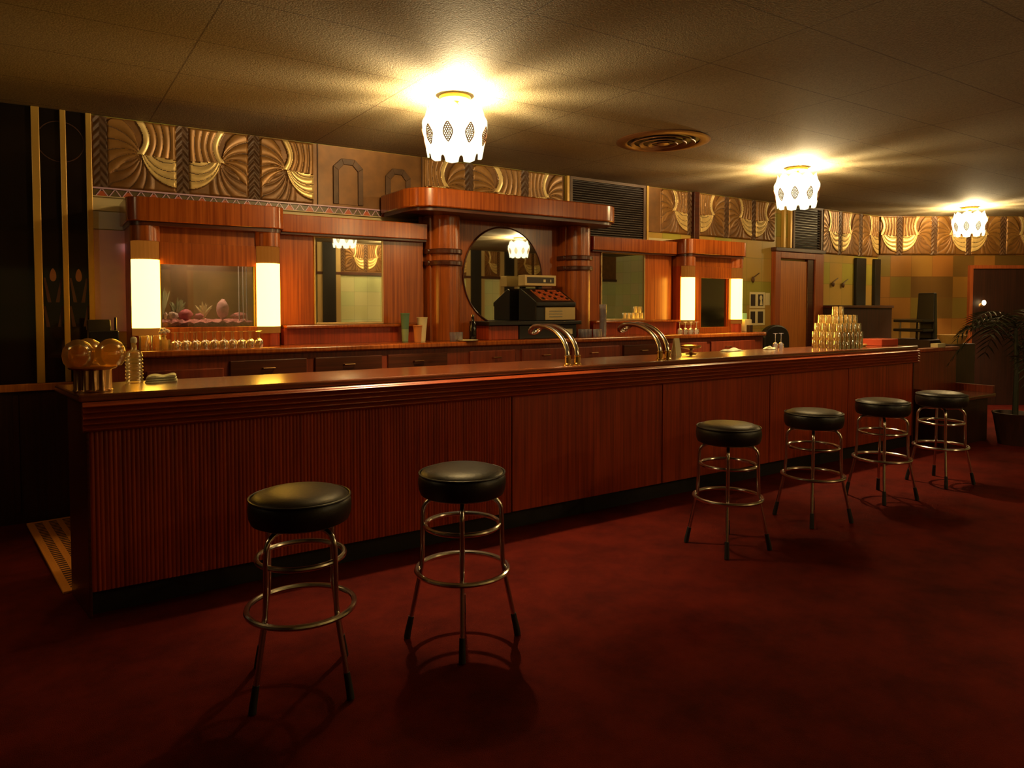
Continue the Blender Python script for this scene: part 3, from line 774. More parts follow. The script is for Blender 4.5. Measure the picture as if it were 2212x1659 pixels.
# ------------------------------------------------------------------ centre bay
t = thing('centre_bay', 'projecting centre bay with rounded cornice, two columns and oval mirror', 'cabinet', (3.65, 5.6, CZ))
MB().prism(rr(2.505, 4.74, 5.15, YW - .065, .24, n=12), 'z', 2.29, 2.445).build('cornice', 'wood_x', t, smooth=True, bevel=.010)
MB().prism(rr(2.535, 4.71, 5.18, YW - .065, .22, n=12), 'z', 2.262, 2.29).build('cornice_molding', 'wood_dark', t, smooth=True)
MB().box(2.79, 4.57, 5.62, 5.66, CZ + .001, 2.262).build('back_panel', 'wood', t)
for s, xc in ((0, 2.965), (1, 4.44)):
    col = MB()
    yc = 5.50; r = .125
    pts = [(xc + .15, 5.62), (xc - .15, 5.62)]
    pts += [(xc - .15, yc)]
    for i in range(25):
        a = PI + PI * i / 24
        pts.append((xc + r * math.cos(a), yc + r * math.sin(a)))
    pts += [(xc + .15, yc)]
    cl = MB().prism(pts, 'z', CZ + .001, 2.262).build('column', 'wood', t, smooth=True)
    for z in (1.955, 1.855):
        q = [(xc + .17, 5.62), (xc - .17, 5.62), (xc - .17, yc)] + [(xc + (r + .025) * math.cos(PI + PI * i / 24), yc + (r + .025) * math.sin(PI + PI * i / 24)) for i in range(25)] + [(xc + .17, yc)]
        MB().prism(q, 'z', z - .022, z + .022).build('column_band', 'wood_dark', cl, smooth=True, bevel=.008)
# oval mirror
ov = [(3.645 + .435 * math.cos(2 * PI * i / 64), 1.765 + .455 * math.sin(2 * PI * i / 64)) for i in range(64)]
ovm = MB().prism(ov[::-1], 'y', 5.608, 5.62).build('oval_mirror', 'mirror', t)
tag(ovm, 'large oval mirror')
MB().tube([(x, 5.612, z) for x, z in ov], .008, 8, closed=True).build('mirror_rim', 'wood_dark', ovm, smooth=True)

# ------------------------------------------------------------------ front bar
BX0, BX1 = 0.15, 7.70
t = thing('bar_counter', 'long mahogany bar with polished top, ridged edge and reeded front', 'bar', (3.9, 4.1, 0))
MB().prism([(BX0, 3.850), (BX1, 3.850), (BX1, 4.42), (BX0 - .085, 4.42)], 'z', 1.035, 1.07).build('bar_top', 'bartop', t, bevel=.010)
prof = [(3.86, 1.034)]
zs0 = 1.03; npr = 5; ph = (1.03 - .894) / npr
ed = [(4.0, 1.034), (3.848, 1.034)]
for k in range(npr):
    zt = zs0 - k * ph
    for q in range(7):
        a = PI * q / 6
        ed.append((3.842 - .021 * math.sin(a), zt - ph * (0.12 + .76 * q / 6)))
    ed.append((3.848, zt - ph))
ed += [(3.858, .894), (4.0, .894)]
MB().prism(ed, 'x', BX0 + .015, BX1 - .01).build('ridged_edge', 'molding', t, smooth=True, angle=50)
# reeded panel
rd = [(2.575, 3.93), (0.19, 3.93)]
npt = int((2.575 - .19) / .019)
for k in range(npt):
    for q in range(6):
        u = (k + q / 6) / npt
        rd.append((0.19 + (2.575 - .19) * u, 3.876 - .0032 * math.sin(PI * q / 6)))
rd.append((2.575, 3.876))
pan = MB().prism(rd, 'z', .125, .893).build('front_panel', 'wood_red', t, smooth=True, angle=30)
tag(pan, 'vertically reeded front panel')
for a, b in ((2.585, 3.96), (3.97, 5.262), (5.272, 6.45), (6.46, 7.64)):
    MB().box(a, b, 3.874, 3.93, .125, .893).build('front_panel', 'wood_red', t, bevel=.003)
for x in (2.58, 3.965, 5.267, 6.455):
    MB().box(x - .0045, x + .0045, 3.881, 3.93, .126, .892).build('seam_strip', 'wood_dark', t)
MB().box(.19, 7.64, 3.93, 4.27, .125, 1.034).build('carcass', 'wainscot', t)
MB().prism([(.178, 3.868), (.19, 3.868), (.19, 4.27), (.118, 4.27)], 'z', .0, 1.034).build('end_panel', 'wood_dark', t, bevel=.003)
MB().box(7.64, 7.66, 3.868, 4.27, .0, 1.034).build('end_panel', 'wood_dark', t, bevel=.003)
MB().box(.19, 7.64, 3.925, 4.25, .0, .124).build('toe_kick', 'kick', t)

# floor mat at the gap to the back of the bar
t = thing('floor_mat', 'tan slatted floor mat leading behind the left end of the bar', 'mat', (0.128, 5.06, 0))
MB().box(-.007, .263, 4.295, 5.815, .0, .014).build('mat_base', 'matwood', t, bevel=.003)
for r_, x in enumerate((.033, .113, .193)):
    sl = MB()
    for k in range(37):
        y = 4.34 + .039 * k
        sl.box(x, x + .045, y, y + .018, .0135, .0155)
    sl.build('slot_row', 'matdark', t)
t.rotation_euler = (0, 0, math.radians(6.5))

# service rails: hairpin chrome tubes
def rail_proto():
    r = thing('service_rail', '', 'rail', (0, 0, 0), 0, 'arched chrome service rails on the bar')
    path = []
    def arch(x, rev=False):
        p = [(x, .0, .0), (x, .0, .055)]
        for i in range(1, 15):
            a = PI / 2 * i / 14
            p.append((x, .33 * (1 - math.cos(a)), .055 + .215 * math.sin(a)))
        p += [(x, .40, .266), (x, .44, .245)]
        return p
    a = arch(-.042); b = arch(.042)
    u = []
    for i in range(1, 8):
        an = PI * i / 8
        u.append((-.042 * math.cos(an), .45 + .03 * math.sin(an), .240 - .03 * math.sin(an)))
    MB().tube(a + u + b[::-1], .0175, 14).build('tube', 'chrome', r, smooth=True, angle=70)
    for x in (-.042, .042):
        MB().lathe([(.0, 0), (.030, 0), (.030, .008), (.022, .014), (.022, .058), (.026, .062), (.026, .068), (.018, .07)], 20, (x, 0, 0)).build('ferrule', 'brass', r, smooth=True)
    return r
rp = rail_proto()
place(rp, True, (3.13, 3.93, 1.07), 0, 'arched chrome service rail on the bar nearer the cash register')
place(rp, False, (4.03, 3.93, 1.07), 0, 'arched chrome service rail on the bar beside the cream folded card')

# ------------------------------------------------------------------ stools
def stool_proto():
    s = thing('bar_stool', '', 'stool', (0, 0, 0), 0, 'round black vinyl bar stools')
    pr = [(.0001, .772), (.06, .772), (.11, .769), (.15, .763), (.176, .752), (.188, .740), (.194, .722), (.195, .70), (.192, .675), (.184, .655), (.165, .646), (.0001, .646)]
    st = MB().lathe(pr[::-1], 48).build('seat', 'vinyl', s, smooth=True)
    MB().tube([(.190 * math.cos(2 * PI * i / 48), .190 * math.sin(2 * PI * i / 48), .745) for i in range(48)], .0045, 8, closed=True).build('piping', 'vinyl', st, smooth=True)
    MB().lathe([(.0001, .632), (.05, .632), (.055, .636), (.055, .644), (.0001, .645)], 24).build('swivel_plate', 'chrome', s, smooth=True)
    for k in range(4):
        a = PI / 2 * k
        R = [(.035, .630), (.112, .631)]
        for i in range(1, 9):
            q = PI / 2 * i / 8
            R.append((.112 + .062 * math.sin(q), .571 + .060 * math.cos(q)))
        R += [(.176, .51), (.178, .40), (.181, .33), (.187, .295), (.196, .25), (.243, .03)]
        p = [(r * math.cos(a), r * math.sin(a), z) for r, z in R]
        lg = MB().tube(p, .0105, 12).build('leg', 'chrome', s, smooth=True, angle=70)
        e = [(r * math.cos(a), r * math.sin(a), z) for r, z in ((.228, .10), (.243, .03), (.247, .004))]
        MB().tube(e, [.0125, .0145, .015], 12).build('foot_cap', 'rubber', lg, smooth=True)
    for r, z, th in ((.165, .512, .0105), (.203, .312, .0115)):
        MB().tube([(r * math.cos(2 * PI * i / 64), r * math.sin(2 * PI * i / 64), z) for i in range(64)], th, 10, closed=True).build('foot_ring' if z < .4 else 'upper_ring', 'chrome', s, smooth=True)
    return s
sp = stool_proto()
for i, (x, y, rz, lab) in enumerate(((0.837, 2.744, 28, 'nearest black bar stool, leftmost in front of the reeded panel'),
                                (1.559, 2.740, 60, 'second bar stool from the left, beside the first panel seam'),
                                (3.519, 2.882, 39, 'third bar stool from the left, first of the four on the right'),
                                (4.469, 2.930, 33, 'fourth bar stool from the left, second of the four on the right'),
                                (5.427, 2.973, 34, 'fifth bar stool from the left, second from the far end'),
                                (6.309, 2.958, 36, 'farthest bar stool, in front of the end of the bar'))):
    place(sp, i == 0, (x, y, 0), math.radians(rz), lab)

# ------------------------------------------------------------------ ceiling lamps
def lamp_proto():
    L = thing('ceiling_lamp', '', 'lamp', (0, 0, 0), 0, 'petalled glass ceiling lamps')
    MB().lathe([(.0001, -.001), (.098, -.001), (.102, -.010), (.098, -.028), (.088, -.034), (.0001, -.036)][::-1], 40).build('canopy', 'gold_strip', L, smooth=True)
    MB().lathe([(.018, -.030), (.018, -.045), (.026, -.05), (.024, -.062), (.0001, -.064)][::-1], 20).build('socket', 'dull_brass', L, smooth=True)
    NP = 9; seg = NP * 20
    def prof(t):
        pts = [(0, .178), (.14, .190), (.30, .212), (.45, .210), (.65, .198), (.82, .187), (1, .178)]
        for i in range(len(pts) - 1):
            if t <= pts[i + 1][0]:
                u = (t - pts[i][0]) / (pts[i + 1][0] - pts[i][0]); u = u * u * (3 - 2 * u)
                return pts[i][1] * (1 - u) + pts[i + 1][1] * u
        return pts[-1][1]
    rows = 22; vs = []
    for j in range(rows + 1):
        for i in range(seg):
            a = 2 * PI * i / seg
            f = (a * NP / (2 * PI)) % 1.0            # 0..1 inside a petal, 0.5 its middle
            d = abs(f - .5) * 2                      # 0 at middle, 1 at joint
            zt = -.078 - .050 * max(0, d - .45) ** 1.2 + (.012 if d < .2 else 0)
            nb = max(0.0, 1 - ((1 - d) / .30) ** 2)
            zb = -.395 + .045 * math.sqrt(nb) + .012 * (d if d < .7 else .7)
            t = j / rows
            z = zt + (zb - zt) * t
            r = prof((z + .078) / (-.395 + .078)) * (1 - .035 * d ** 3)
            vs.append((r * math.cos(a), r * math.sin(a), z))
    fs = [(j * seg + i, (j + 1) * seg + i, (j + 1) * seg + (i + 1) % seg, j * seg + (i + 1) % seg) for j in range(rows) for i in range(seg)]
    sh = MB().add(vs, fs).build('glass_shade', 'shade', L, smooth=True)
    sm = sh.modifiers.new('thick', 'SOLIDIFY'); sm.thickness = .003; sm.offset = -1
    # marquise filigree medallions
    for k in range(NP):
        a0 = 2 * PI * (k + .5) / NP
        mb = MB()
        def P(u, v):   # u across (m), v up from centre (m)
            z = -.272 + v
            r = prof((z + .078) / (-.317)) + .003
            a = a0 + u / r
            return (r * math.cos(a), r * math.sin(a), z)
        Hh, Ww = .060, .029
        wid = lambda v: Ww * max(0.0, 1 - (abs(v) / Hh) ** 1.7)
        n = 20
        out = [(wid(-Hh + 2 * Hh * i / n), -Hh + 2 * Hh * i / n) for i in range(n + 1)] + [(-wid(Hh - 2 * Hh * i / n), Hh - 2 * Hh * i / n) for i in range(1, n)]
        mb.tube([P(u, v) for u, v in out], .0034, 6, closed=True)
        rr_ = .0080
        for row in range(-4, 5):
            v = row * .0125
            off = .0 if row % 2 == 0 else .0072
            for c in range(-2, 3):
                u = c * .0144 + off
                if abs(u) + rr_ * .75 > wid(v): continue
                mb.tube([P(u + rr_ * math.cos(q * PI / 5), v + rr_ * .95 * math.sin(q * PI / 5)) for q in range(10)], .0028, 5, closed=True)
        mb.build('medallion', 'filigree', L, smooth=True)
    return L
lp = lamp_proto()
lamps = [((2.27, 4.07), 'nearest petalled glass ceiling lamp, above the middle of the bar', 8),
         ((6.204, 4.289), 'second petalled glass ceiling lamp, right of the ceiling vent', 30),
         ((10.62, 4.67), 'farthest petalled glass ceiling lamp, at the right edge near the end wall', 14),
         ((-1.66, 3.86), 'petalled glass ceiling lamp left of the view, over the left end of the bar', 20),
         ((4.2, -0.15), 'petalled glass ceiling lamp behind the viewpoint, seen in the mirrors', 0),
         ((6.2, -2.5), 'petalled glass ceiling lamp added near the opposite wall to brighten it, behind the viewpoint', 5),  # added lamp, lights the opposite wall for the mirrors
         ((7.9, -0.4), 'petalled glass ceiling lamp across the room, seen in the oval mirror', 0)]
for i, ((x, y), lab, rz) in enumerate(lamps):
    L = place(lp, i == 0, (x, y, H), math.radians(rz), lab)
for L in [o for o in C.objects if o.name.startswith('ceiling_lamp')]:
    ld = bpy.data.lights.new('lamp_bulb', 'POINT'); ld.energy = LAMP_W * (0.17 if L.location.x < 0 else (0.40 if L.location.x < 5 else 0.85) if L.location.y < 1 else 1.0); ld.color = LAMP_COL; ld.shadow_soft_size = .03
    lo = bpy.data.objects.new('lamp_bulb', ld); C.objects.link(lo); lo.parent = L; lo.location = (0, 0, -.102)

# round ceiling vent
t = thing('ceiling_vent', 'round bronze ceiling air vent with concentric rings', 'vent', (4.29, 4.21, H))
vc = (4.29, 4.21, H)
MB().lathe([(.30, -.001), (.375, -.001), (.38, -.008), (.36, -.016), (.31, -.022), (.29, -.012), (.29, -.002)][::-1], 56, vc).build('rim', 'vent', t, smooth=True)
for r, z in ((.235, -.026), (.165, -.030), (.095, -.034)):
    MB().lathe([(r, z + .018), (r + .026, z + .002), (r + .022, z - .004), (r - .004, z + .012), (r, z + .018)], 48, vc).build('ring', 'vent', t, smooth=True)
MB().lathe([(.0001, -.02), (.05, -.02), (.055, -.03), (.03, -.036), (.0001, -.037)][::-1], 24, vc).build('centre_disc', 'vent', t, smooth=True)
MB().lathe([(.0001, -.0005), (.29, -.0005), (.29, -.003), (.0001, -.003)][::-1], 40, vc).build('opening_shade_disc', 'black', t)  # black disc stands in for the shade inside the vent

# ------------------------------------------------------------------ glassware
def tumbler(r0=.030, r1=.036, h=.082, mt='glass_pyramid', name='tumbler', up=False):
    t = .003
    pr = [(.0001, 0), (r0, 0), (r0 + .002, .004), (r1, h), (r1 - t, h), (r0 - .002, .010), (.0001, .009)]
    if not up: pr = [(r, h - z) for r, z in pr]
    else: pr = pr
    return MB().lathe(pr, 24).build(name, mt, None, smooth=True)
GP = 'tumblers stacked in the pyramid'
tm = tumbler(); tag(tm, '', 'glass', GP)
first = True
px, py, pt = 6.66, 4.12, .077
tiers = ((6, 4, 'bottom tier'), (6, 4, 'second tier from the bottom'), (5, 4, 'middle tier'), (5, 3, 'second tier from the top'), (2, 1, 'top'))
for k, (nx, ny, nm) in enumerate(tiers):
    for i in range(nx):
        for j in range(ny):
            o = tm if first else tm.copy()
            if not first: C.objects.link(o)
            first = False
            o.location = (px + (i - (nx - 1) / 2) * pt, py + (j - (ny - 1) / 2) * pt, 1.0705 + k * .0825)
            o['label'] = 'upturned clear tumbler in the %s of the glass pyramid' % nm if k < 4 else 'one of two clear tumblers on top of the glass pyramid'
            o['category'] = 'glass'; o['group'] = GP

def goblet(h=.118, name='goblet', mt='glass', r=.027):
    """stands upside down: rim on the counter, foot on top"""
    g = thing(name, '', 'glass', (0, 0, 0), 0)
    pr = [(r * .92, 0), (r, .018), (r * 1.02, .032), (r * .8, .052), (.004, .064), (.0001, .064), (.0001, .060), (.0035, .060), (r * .74, .050), (r * .96, .031), (r * .88, 0)]
    MB().lathe(pr[::-1], 24).build('bowl', mt, g, smooth=True)
    MB().lathe([(.0045, .0645), (.0035, .08), (.0045, h - .006)], 10).build('stem', mt, g, smooth=True)
    MB().lathe([(.0045, h - .0055), (.024, h - .002), (.024, h), (.0001, h)], 20).build('foot', mt, g, smooth=True)
    return g
gb = goblet()
for row, (y, x0, n, lab) in enumerate(((5.20, 0.76, 10, 'small upturned stemmed glass in the front row below the fish tank'), (5.28, 0.79, 10, 'small upturned stemmed glass in the back row below the fish tank'))):
    for i in range(n):
        place(gb, row == 0 and i == 0, (x0 + .060 * i, y, CZ + .0005), 0, lab, 'stemmed glasses below the fish tank')
wg = goblet(.13, 'wine_glass', 'glass_pale', .028)
for row, (y, lab) in enumerate(((5.21, 'upturned stemmed glass in the front row of three below the right cabinet'), (5.29, 'upturned stemmed glass in the back row of three below the right cabinet'))):
    for i in range(3):
        place(wg, row == 0 and i == 0, (5.66 + .085 * i, y, CZ + .0005), 0, lab, 'stemmed glasses below the right cabinet')
bt = tumbler(.030, .035, .10, 'glass_amber', 'beer_glass'); tag(bt, '', 'glass', 'glasses by the left column')
for i, (x, lab) in enumerate(((.585, 'left one of two upturned tumblers before the left glowing column'), (.655, 'right one of two upturned tumblers before the left glowing column'))):
    o = bt if i == 0 else bt.copy()
    if i: C.objects.link(o)
    o.location = (x, 5.27, CZ + .0005); o['label'] = lab
o = MB().lathe([(.0001, 0), (.030, 0), (.034, .006), (.034, .072), (.031, .072), (.030, .01), (.0001, .009)], 28, (0.70, 5.20, CZ + .0005)).build('glass_mug', 'glass_amber', None, smooth=True)
tag(o, 'short clear glass standing right way up left of the stemmed glasses', 'glass')
t = thing('flower_vase', 'small vase of pale flowers between left column and stemmed glasses', 'vase', (.705, 5.30, CZ))
MB().lathe([(.0001, .0005), (.022, .0005), (.03, .03), (.025, .06), (.014, .085), (.018, .10), (.015, .10), (.0001, .08)], 24, (.705, 5.30, CZ)).build('vase', 'basket', t, smooth=True)
fl = MB()
for i in range(9):
    a = 2.4 * i; rr2 = .006 + .0035 * i
    fl.ball((.705 + rr2 * math.cos(a), 5.30 + rr2 * math.sin(a), CZ + .125 + .012 * math.cos(i)), .012, 10, 6)
fl.build('flower_head', 'coral', t, smooth=True)

# stack of nested tumblers and short glasses near the register
o = None
nt = MB().lathe([(.0001, 0), (.031, 0), (.032, .004), (.036, .082), (.034, .082), (.030, .01), (.0001, .008)], 22).build('nested_tumbler', 'glass_pale', None, smooth=True)
for k in range(6):
    o_ = nt if k == 0 else nt.copy()
    if k: C.objects.link(o_)
    o_.location = (4.60, 5.30, CZ + .0005 + k * .046)
    tag(o_, 'bluish tumbler in the tall nested stack right of the cash register' if 0 < k < 5 else ('lowest', '', '', '', '', 'topmost')[k] + ' tumbler of the tall nested stack right of the cash register', 'glass', 'nested tumblers in the tall stack')
sg = tumbler(.028, .033, .075, 'glass_pale', 'short_glass', True); tag(sg, '', 'glass', 'short glasses by the register')
for i, (x, y) in enumerate(((4.30, 5.22), (4.37, 5.25), (4.44, 5.21), (4.34, 5.31), (4.42, 5.30), (4.50, 5.25))):
    o = sg if i == 0 else sg.copy()
    if i: C.objects.link(o)
    o.location = (x, y, CZ + .0005); o['label'] = 'short bluish glass in the cluster right of the cash register'
for i, (x, y) in enumerate(((2.90, 5.24), (2.98, 5.28))):
    o = sg.copy(); C.objects.link(o); o.location = (x, y, CZ + .0005)
    o['label'] = ('short clear glass before the left centre column, the left of two', 'short clear glass before the left centre column, the right of two')[i]; o['group'] = 'short glasses before the left column'
o = MB().lathe([(.0001, 0), (.07, 0), (.085, .008), (.085, .011), (.065, .005), (.0001, .004)], 32, (3.02, 5.20, CZ + .0005)).build('saucer', 'cream_card', None, smooth=True)
tag(o, 'thin pale saucer left of the register stand', 'saucer')
t = thing('soda_bottle', 'slim dark bottle standing left of the register stand', 'bottle', (3.12, 5.29, CZ))
MB().lathe([(.0001, .0005), (.030, .0005), (.032, .01), (.032, .12), (.013, .17), (.012, .20), (.014, .205), (.0001, .206)], 24, (3.12, 5.29, CZ)).build('body', 'dark_glass', t, smooth=True)
MB().lathe([(.015, .206), (.015, .222), (.0001, .223)], 16, (3.12, 5.29, CZ)).build('cap', 'chrome', t, smooth=True)

# paper cup stacks
def cups(x, y, r0, r1, h, n, mt, mt2, lab):
    t = thing('paper_cup_stack', lab, 'cups', (x, y, CZ))
    MB().lathe([(.0001, .0005), (r0, .0005), (r1 * .93, h * .8), (r1, h * .96), (r1 + .004, h), (r1, h + .003), (r1 - .005, h), (r0, .02), (.0001, .018)], 28, (x, y, CZ)).build('cup', mt, t, smooth=True)
    MB().lathe([(r0 + .0012, .006), (r0 + (r1 - r0) * .42 + .0008, h * .45)], 28, (x, y, CZ)).build('lower_band', mt2, t, smooth=True)
cups(2.515, 5.36, .024, .036, .235, 3, 'green_cup', 'pale_green', 'tall green paper cups stacked at the end of the left mirror bay')
cups(2.575, 5.25, .026, .036, .135, 2, 'orange_cup', 'orange_cup', 'shorter orange paper cup stack in front of the other two')
cups(2.66, 5.34, .026, .044, .20, 3, 'cream_card', 'cream_card', 'cream paper cup stack with flared top right of the orange one')

# ------------------------------------------------------------------ cash register on its stand
t = thing('register_stand', 'low red and black stand carrying the cash register', 'stand', (3.73, 5.37, CZ))
MB().box(3.25, 3.56, 5.24, 5.50, CZ + .001, 1.315).build('red_box', 'wood_red', t, bevel=.004)
MB().box(3.57, 4.22, 5.24, 5.50, CZ + .001, 1.315).build('black_box', 'black', t, bevel=.004)
MB().box(3.23, 4.25, 5.20, 5.54, 1.316, 1.35).build('platform', 'black', t, bevel=.005)
MB().box(4.09, 4.17, 5.236, 5.24, 1.225, 1.275).build('price_tag', 'cream_card', t)
t = thing('cash_register', 'cash register with sloping keyboard and raised display before the oval mirror', 'cash register', (4.0, 5.37, 1.35))
rx0, rx1 = 3.76, 4.21
MB().prism([(5.25, 1.351), (5.53, 1.351), (5.53, 1.64), (5.50, 1.655), (5.235, 1.52), (5.235, 1.485), (5.25, 1.48)], 'x', rx0, rx1).build('body', 'black', t, bevel=.006)
dw = MB().box(3.86, rx1 - .004, 5.24, 5.25, 1.358, 1.474).build('drawer', 'silver', t, bevel=.003)
ln = MB()
for k in range(3): ln.box(3.90, 4.05, 5.237, 5.24, 1.385 + .025 * k, 1.394 + .025 * k)
ln.build('groove', 'chrome', dw)
MB().lathe([(.0001, -.006), (.008, -.006), (.008, 0)], 14, (4.15, 5.24, 1.42), axis='y').build('lock', 'chrome', dw)
def slope(x0, x1, u0, u1, lift, h):
    A = Vector((0, 5.235, 1.52)); B = Vector((0, 5.50, 1.655)); d = B - A; nrm = Vector((0, -d.z, d.y)).normalized()
    a = A + d * u0 + nrm * lift; b = A + d * u1 + nrm * lift; c = b + nrm * h; e = a + nrm * h
    return [(x0, a.y, a.z), (x1, a.y, a.z), (x1, b.y, b.z), (x0, b.y, b.z)], [(x0, e.y, e.z), (x1, e.y, e.z), (x1, c.y, c.z), (x0, c.y, c.z)]
kp = MB().hexa(*slope(3.84, 4.17, .12, .86, .0005, .006)).build('key_plate', 'keys', t)
kk = MB()
for i in range(9):
    for j in range(5):
        x = 3.852 + .0345 * i
        kk.hexa(*slope(x, x + .024, .16 + .135 * j, .25 + .135 * j, .0066, .008), m=0 if (i + j) % 4 else 1)
kk.build('keys', ['zig_red', 'black'], kp)
MB().box(3.93, 3.97, 5.45, 5.50, 1.65, 1.675).build('display_post', 'black', t)
ds = MB().box(3.74, 4.10, 5.40, 5.51, 1.675, 1.775).build('display', 'silver', t, bevel=.004)
MB().box(3.765, 4.075, 5.397, 5.40, 1.70, 1.755).build('screen', 'photo', ds)
MB().box(3.95, 3.975, 5.395, 5.397, 1.71, 1.735).box(4.03, 4.04, 5.395, 5.397, 1.71, 1.735).build('number_flag', 'cream_card', ds)

# ------------------------------------------------------------------ things on the bar
# globes on a fluted stand at the left end
SX, SY = .218, 4.0
t = thing('fluted_glass_stand', 'round fluted glass stand at the left end of the bar', 'stand', (SX, SY, 1.07))
fm = MB(); n = 96
zz = [(.0, .082), (.006, .086), (.012, .076), (.105, .076), (.110, .100), (.118, .106), (.122, .102)]
vs = []
for z, r in zz:
    for i in range(n):
        a = 2 * PI * i / n
        q = r * (1 + (.07 * math.cos(a * 12) if .007 < z < .108 else 0))
        vs.append((SX + q * math.cos(a), SY + q * math.sin(a), 1.0705 + z))
fm.add(vs, [(j * n + i, j * n + (i + 1) % n, (j + 1) * n + (i + 1) % n, (j + 1) * n + i) for j in range(len(zz) - 1) for i in range(n)] + [tuple((len(zz) - 1) * n + i for i in range(n)), tuple(range(n))[::-1]])
fm.build('fluted_body', 'dull_brass', t, smooth=True, angle=50)
gl = None
for i, (an, lab) in enumerate(((100, 'amber glass globe at the back on the fluted stand'), (220, 'amber glass globe at the front left on the fluted stand'), (340, 'amber glass globe at the right on the fluted stand'))):
    if gl is None:
        pr = [(.042, 0), (.056, .018), (.062, .045), (.057, .072), (.042, .092), (.020, .105), (.0001, .109), (.0001, .1065), (.019, .1025), (.040, .090), (.054, .071), (.059, .045), (.053, .019), (.040, .0025)]
        gl = MB().lathe([(r * 1.10, z * 1.22) for r, z in pr], 40).build('glass_globe', 'glass_globe', None, smooth=True)
    o = gl if i == 0 else gl.copy()
    if i: C.objects.link(o)
    o.location = (SX + .080 * math.cos(math.radians(an)), SY + .080 * math.sin(math.radians(an)), 1.193); tag(o, lab, 'glass globe', 'amber glass globes on the stand')
# ribbed decanter
t = thing('ribbed_decanter', 'ribbed glass decanter with narrow neck beside the folded towel', 'bottle', (.425, 4.28, 1.07))
pr = [(.0001, .0005), (.040, .0005)]
for k in range(8):
    pr += [(.041, .006 + .019 * k), (.0455, .012 + .019 * k), (.041, .0185 + .019 * k)]
pr += [(.040, .162), (.030, .172), (.014, .180), (.0125, .205), (.0125, .215)]
MB().lathe(pr, 32, (.425, 4.28, 1.0705)).build('ribbed_body', 'glass_amber', t, smooth=True, angle=70)
MB().lathe([(.012, .2155), (.016, .219), (.016, .24), (.010, .248), (.0001, .25)], 20, (.425, 4.28, 1.0705)).build('stopper', 'cream_card', t, smooth=True)
# folded towel
mb = MB(); n = 20
for k in range(3):
    z0 = 1.0708 + .012 * k; w_ = .15 - .006 * k
    top = []; bot = []
    X0, Y0 = .56, 4.31
    gv = []; 
    for j in range(7):
        for i in range(n + 1):
            u = i / n * 2 - 1; v = j / 6 * 2 - 1
            wob = .004 * math.sin(5 * u + 2 * k) + .003 * math.sin(7 * v + k) if k == 2 else 0
            edge = max(0, 1 - (1 - max(abs(u), abs(v))) / .12)
            gv.append((X0 + u * w_ * .5 * 1.05 + .01 * v, Y0 + v * .058 + .006 * math.sin(3 * u), z0 + .011 - .006 * edge ** 2 + wob + .001))
    m_ = n + 1
    fs = [(j * m_ + i, j * m_ + i + 1, (j + 1) * m_ + i + 1, (j + 1) * m_ + i) for j in range(6) for i in range(n)]
    ring = [i for i in range(m_)] + [j * m_ + n for j in range(1, 7)] + [6 * m_ + i for i in range(n - 1, -1, -1)] + [j * m_ for j in range(5, 0, -1)]
    base = len(gv)
    gv += [(gv[q][0], gv[q][1], z0) for q in ring]
    L_ = len(ring)
    fs += [(ring[(q + 1) % L_], ring[q], base + q, base + (q + 1) % L_) for q in range(L_)] + [tuple(base + q for q in range(L_))[::-1]]
    mb.add(gv, fs)
o = mb.build('bar_towel', 'towel', None, smooth=True, angle=60)
tag(o, 'folded pale green bar towel at the left end of the bar', 'towel')
# cream folded card standing behind second rail
t = thing('menu_card', 'cream folded card standing on the bar behind the second service rail', 'card', (4.46, 4.21, 1.07))
MB().hexa([(4.44, 4.18, 1.0705), (4.50, 4.18, 1.0705), (4.50, 4.183, 1.0705), (4.44, 4.183, 1.0705)], [(4.44, 4.21, 1.215), (4.50, 4.21, 1.215), (4.50, 4.213, 1.215), (4.44, 4.213, 1.215)]).hexa([(4.44, 4.245, 1.0705), (4.50, 4.245, 1.0705), (4.50, 4.248, 1.0705), (4.44, 4.248, 1.0705)], [(4.44, 4.2135, 1.215), (4.50, 4.2135, 1.215), (4.50, 4.2165, 1.215), (4.44, 4.2165, 1.215)]).build('leaf', 'cream_card', t)
# footed dish
t = thing('footed_dish', 'low footed brass dish on the bar right of the cream card', 'dish', (4.70, 4.26, 1.07))
MB().lathe([(.0001, .0005), (.045, .0005), (.048, .006), (.014, .016), (.012, .035), (.05, .048), (.082, .056), (.084, .060), (.05, .054), (.0001, .046)], 36, (4.70, 4.26, 1.07)).build('bowl', 'dull_brass', t, smooth=True)
MB().lathe([(.082, .062), (.088, .070), (.088, .075), (.075, .078), (.0001, .082)], 36, (4.70, 4.26, 1.07)).build('lid', 'brass', t, smooth=True)
# crumpled cloths on the bar
def crumple(x, y, sx, sy, h, lab, seed):
    rnd = random.Random(seed); n = 18; gv = []
    ph = [rnd.uniform(0, 6) for _ in range(6)]
    for j in range(n + 1):
        for i in range(n + 1):
            u = i / n * 2 - 1; v = j / n * 2 - 1
            d = max(0, 1 - max(abs(u), abs(v)) ** 3)
            z = h * d * (.6 + .25 * math.sin(4 * u + ph[0]) + .25 * math.sin(5 * v + ph[1] + 2 * u))
            gv.append((x + u * sx + .01 * math.sin(3 * v + ph[2]), y + v * sy + .01 * math.sin(3 * u + ph[3]), 1.0735 + max(0, z)))
    m_ = n + 1
    mb = MB().add(gv, [(j * m_ + i, j * m_ + i + 1, (j + 1) * m_ + i + 1, (j + 1) * m_ + i) for j in range(n) for i in range(n)])
    o = mb.build('bar_cloth', 'towel', None, smooth=True)
    sm = o.modifiers.new('thick', 'SOLIDIFY'); sm.thickness = .0025; sm.offset = -1
    tag(o, lab, 'cloth')
crumple(5.32, 4.33, .12, .05, .028, 'pale crumpled cloth on the bar right of the footed dish', 2)
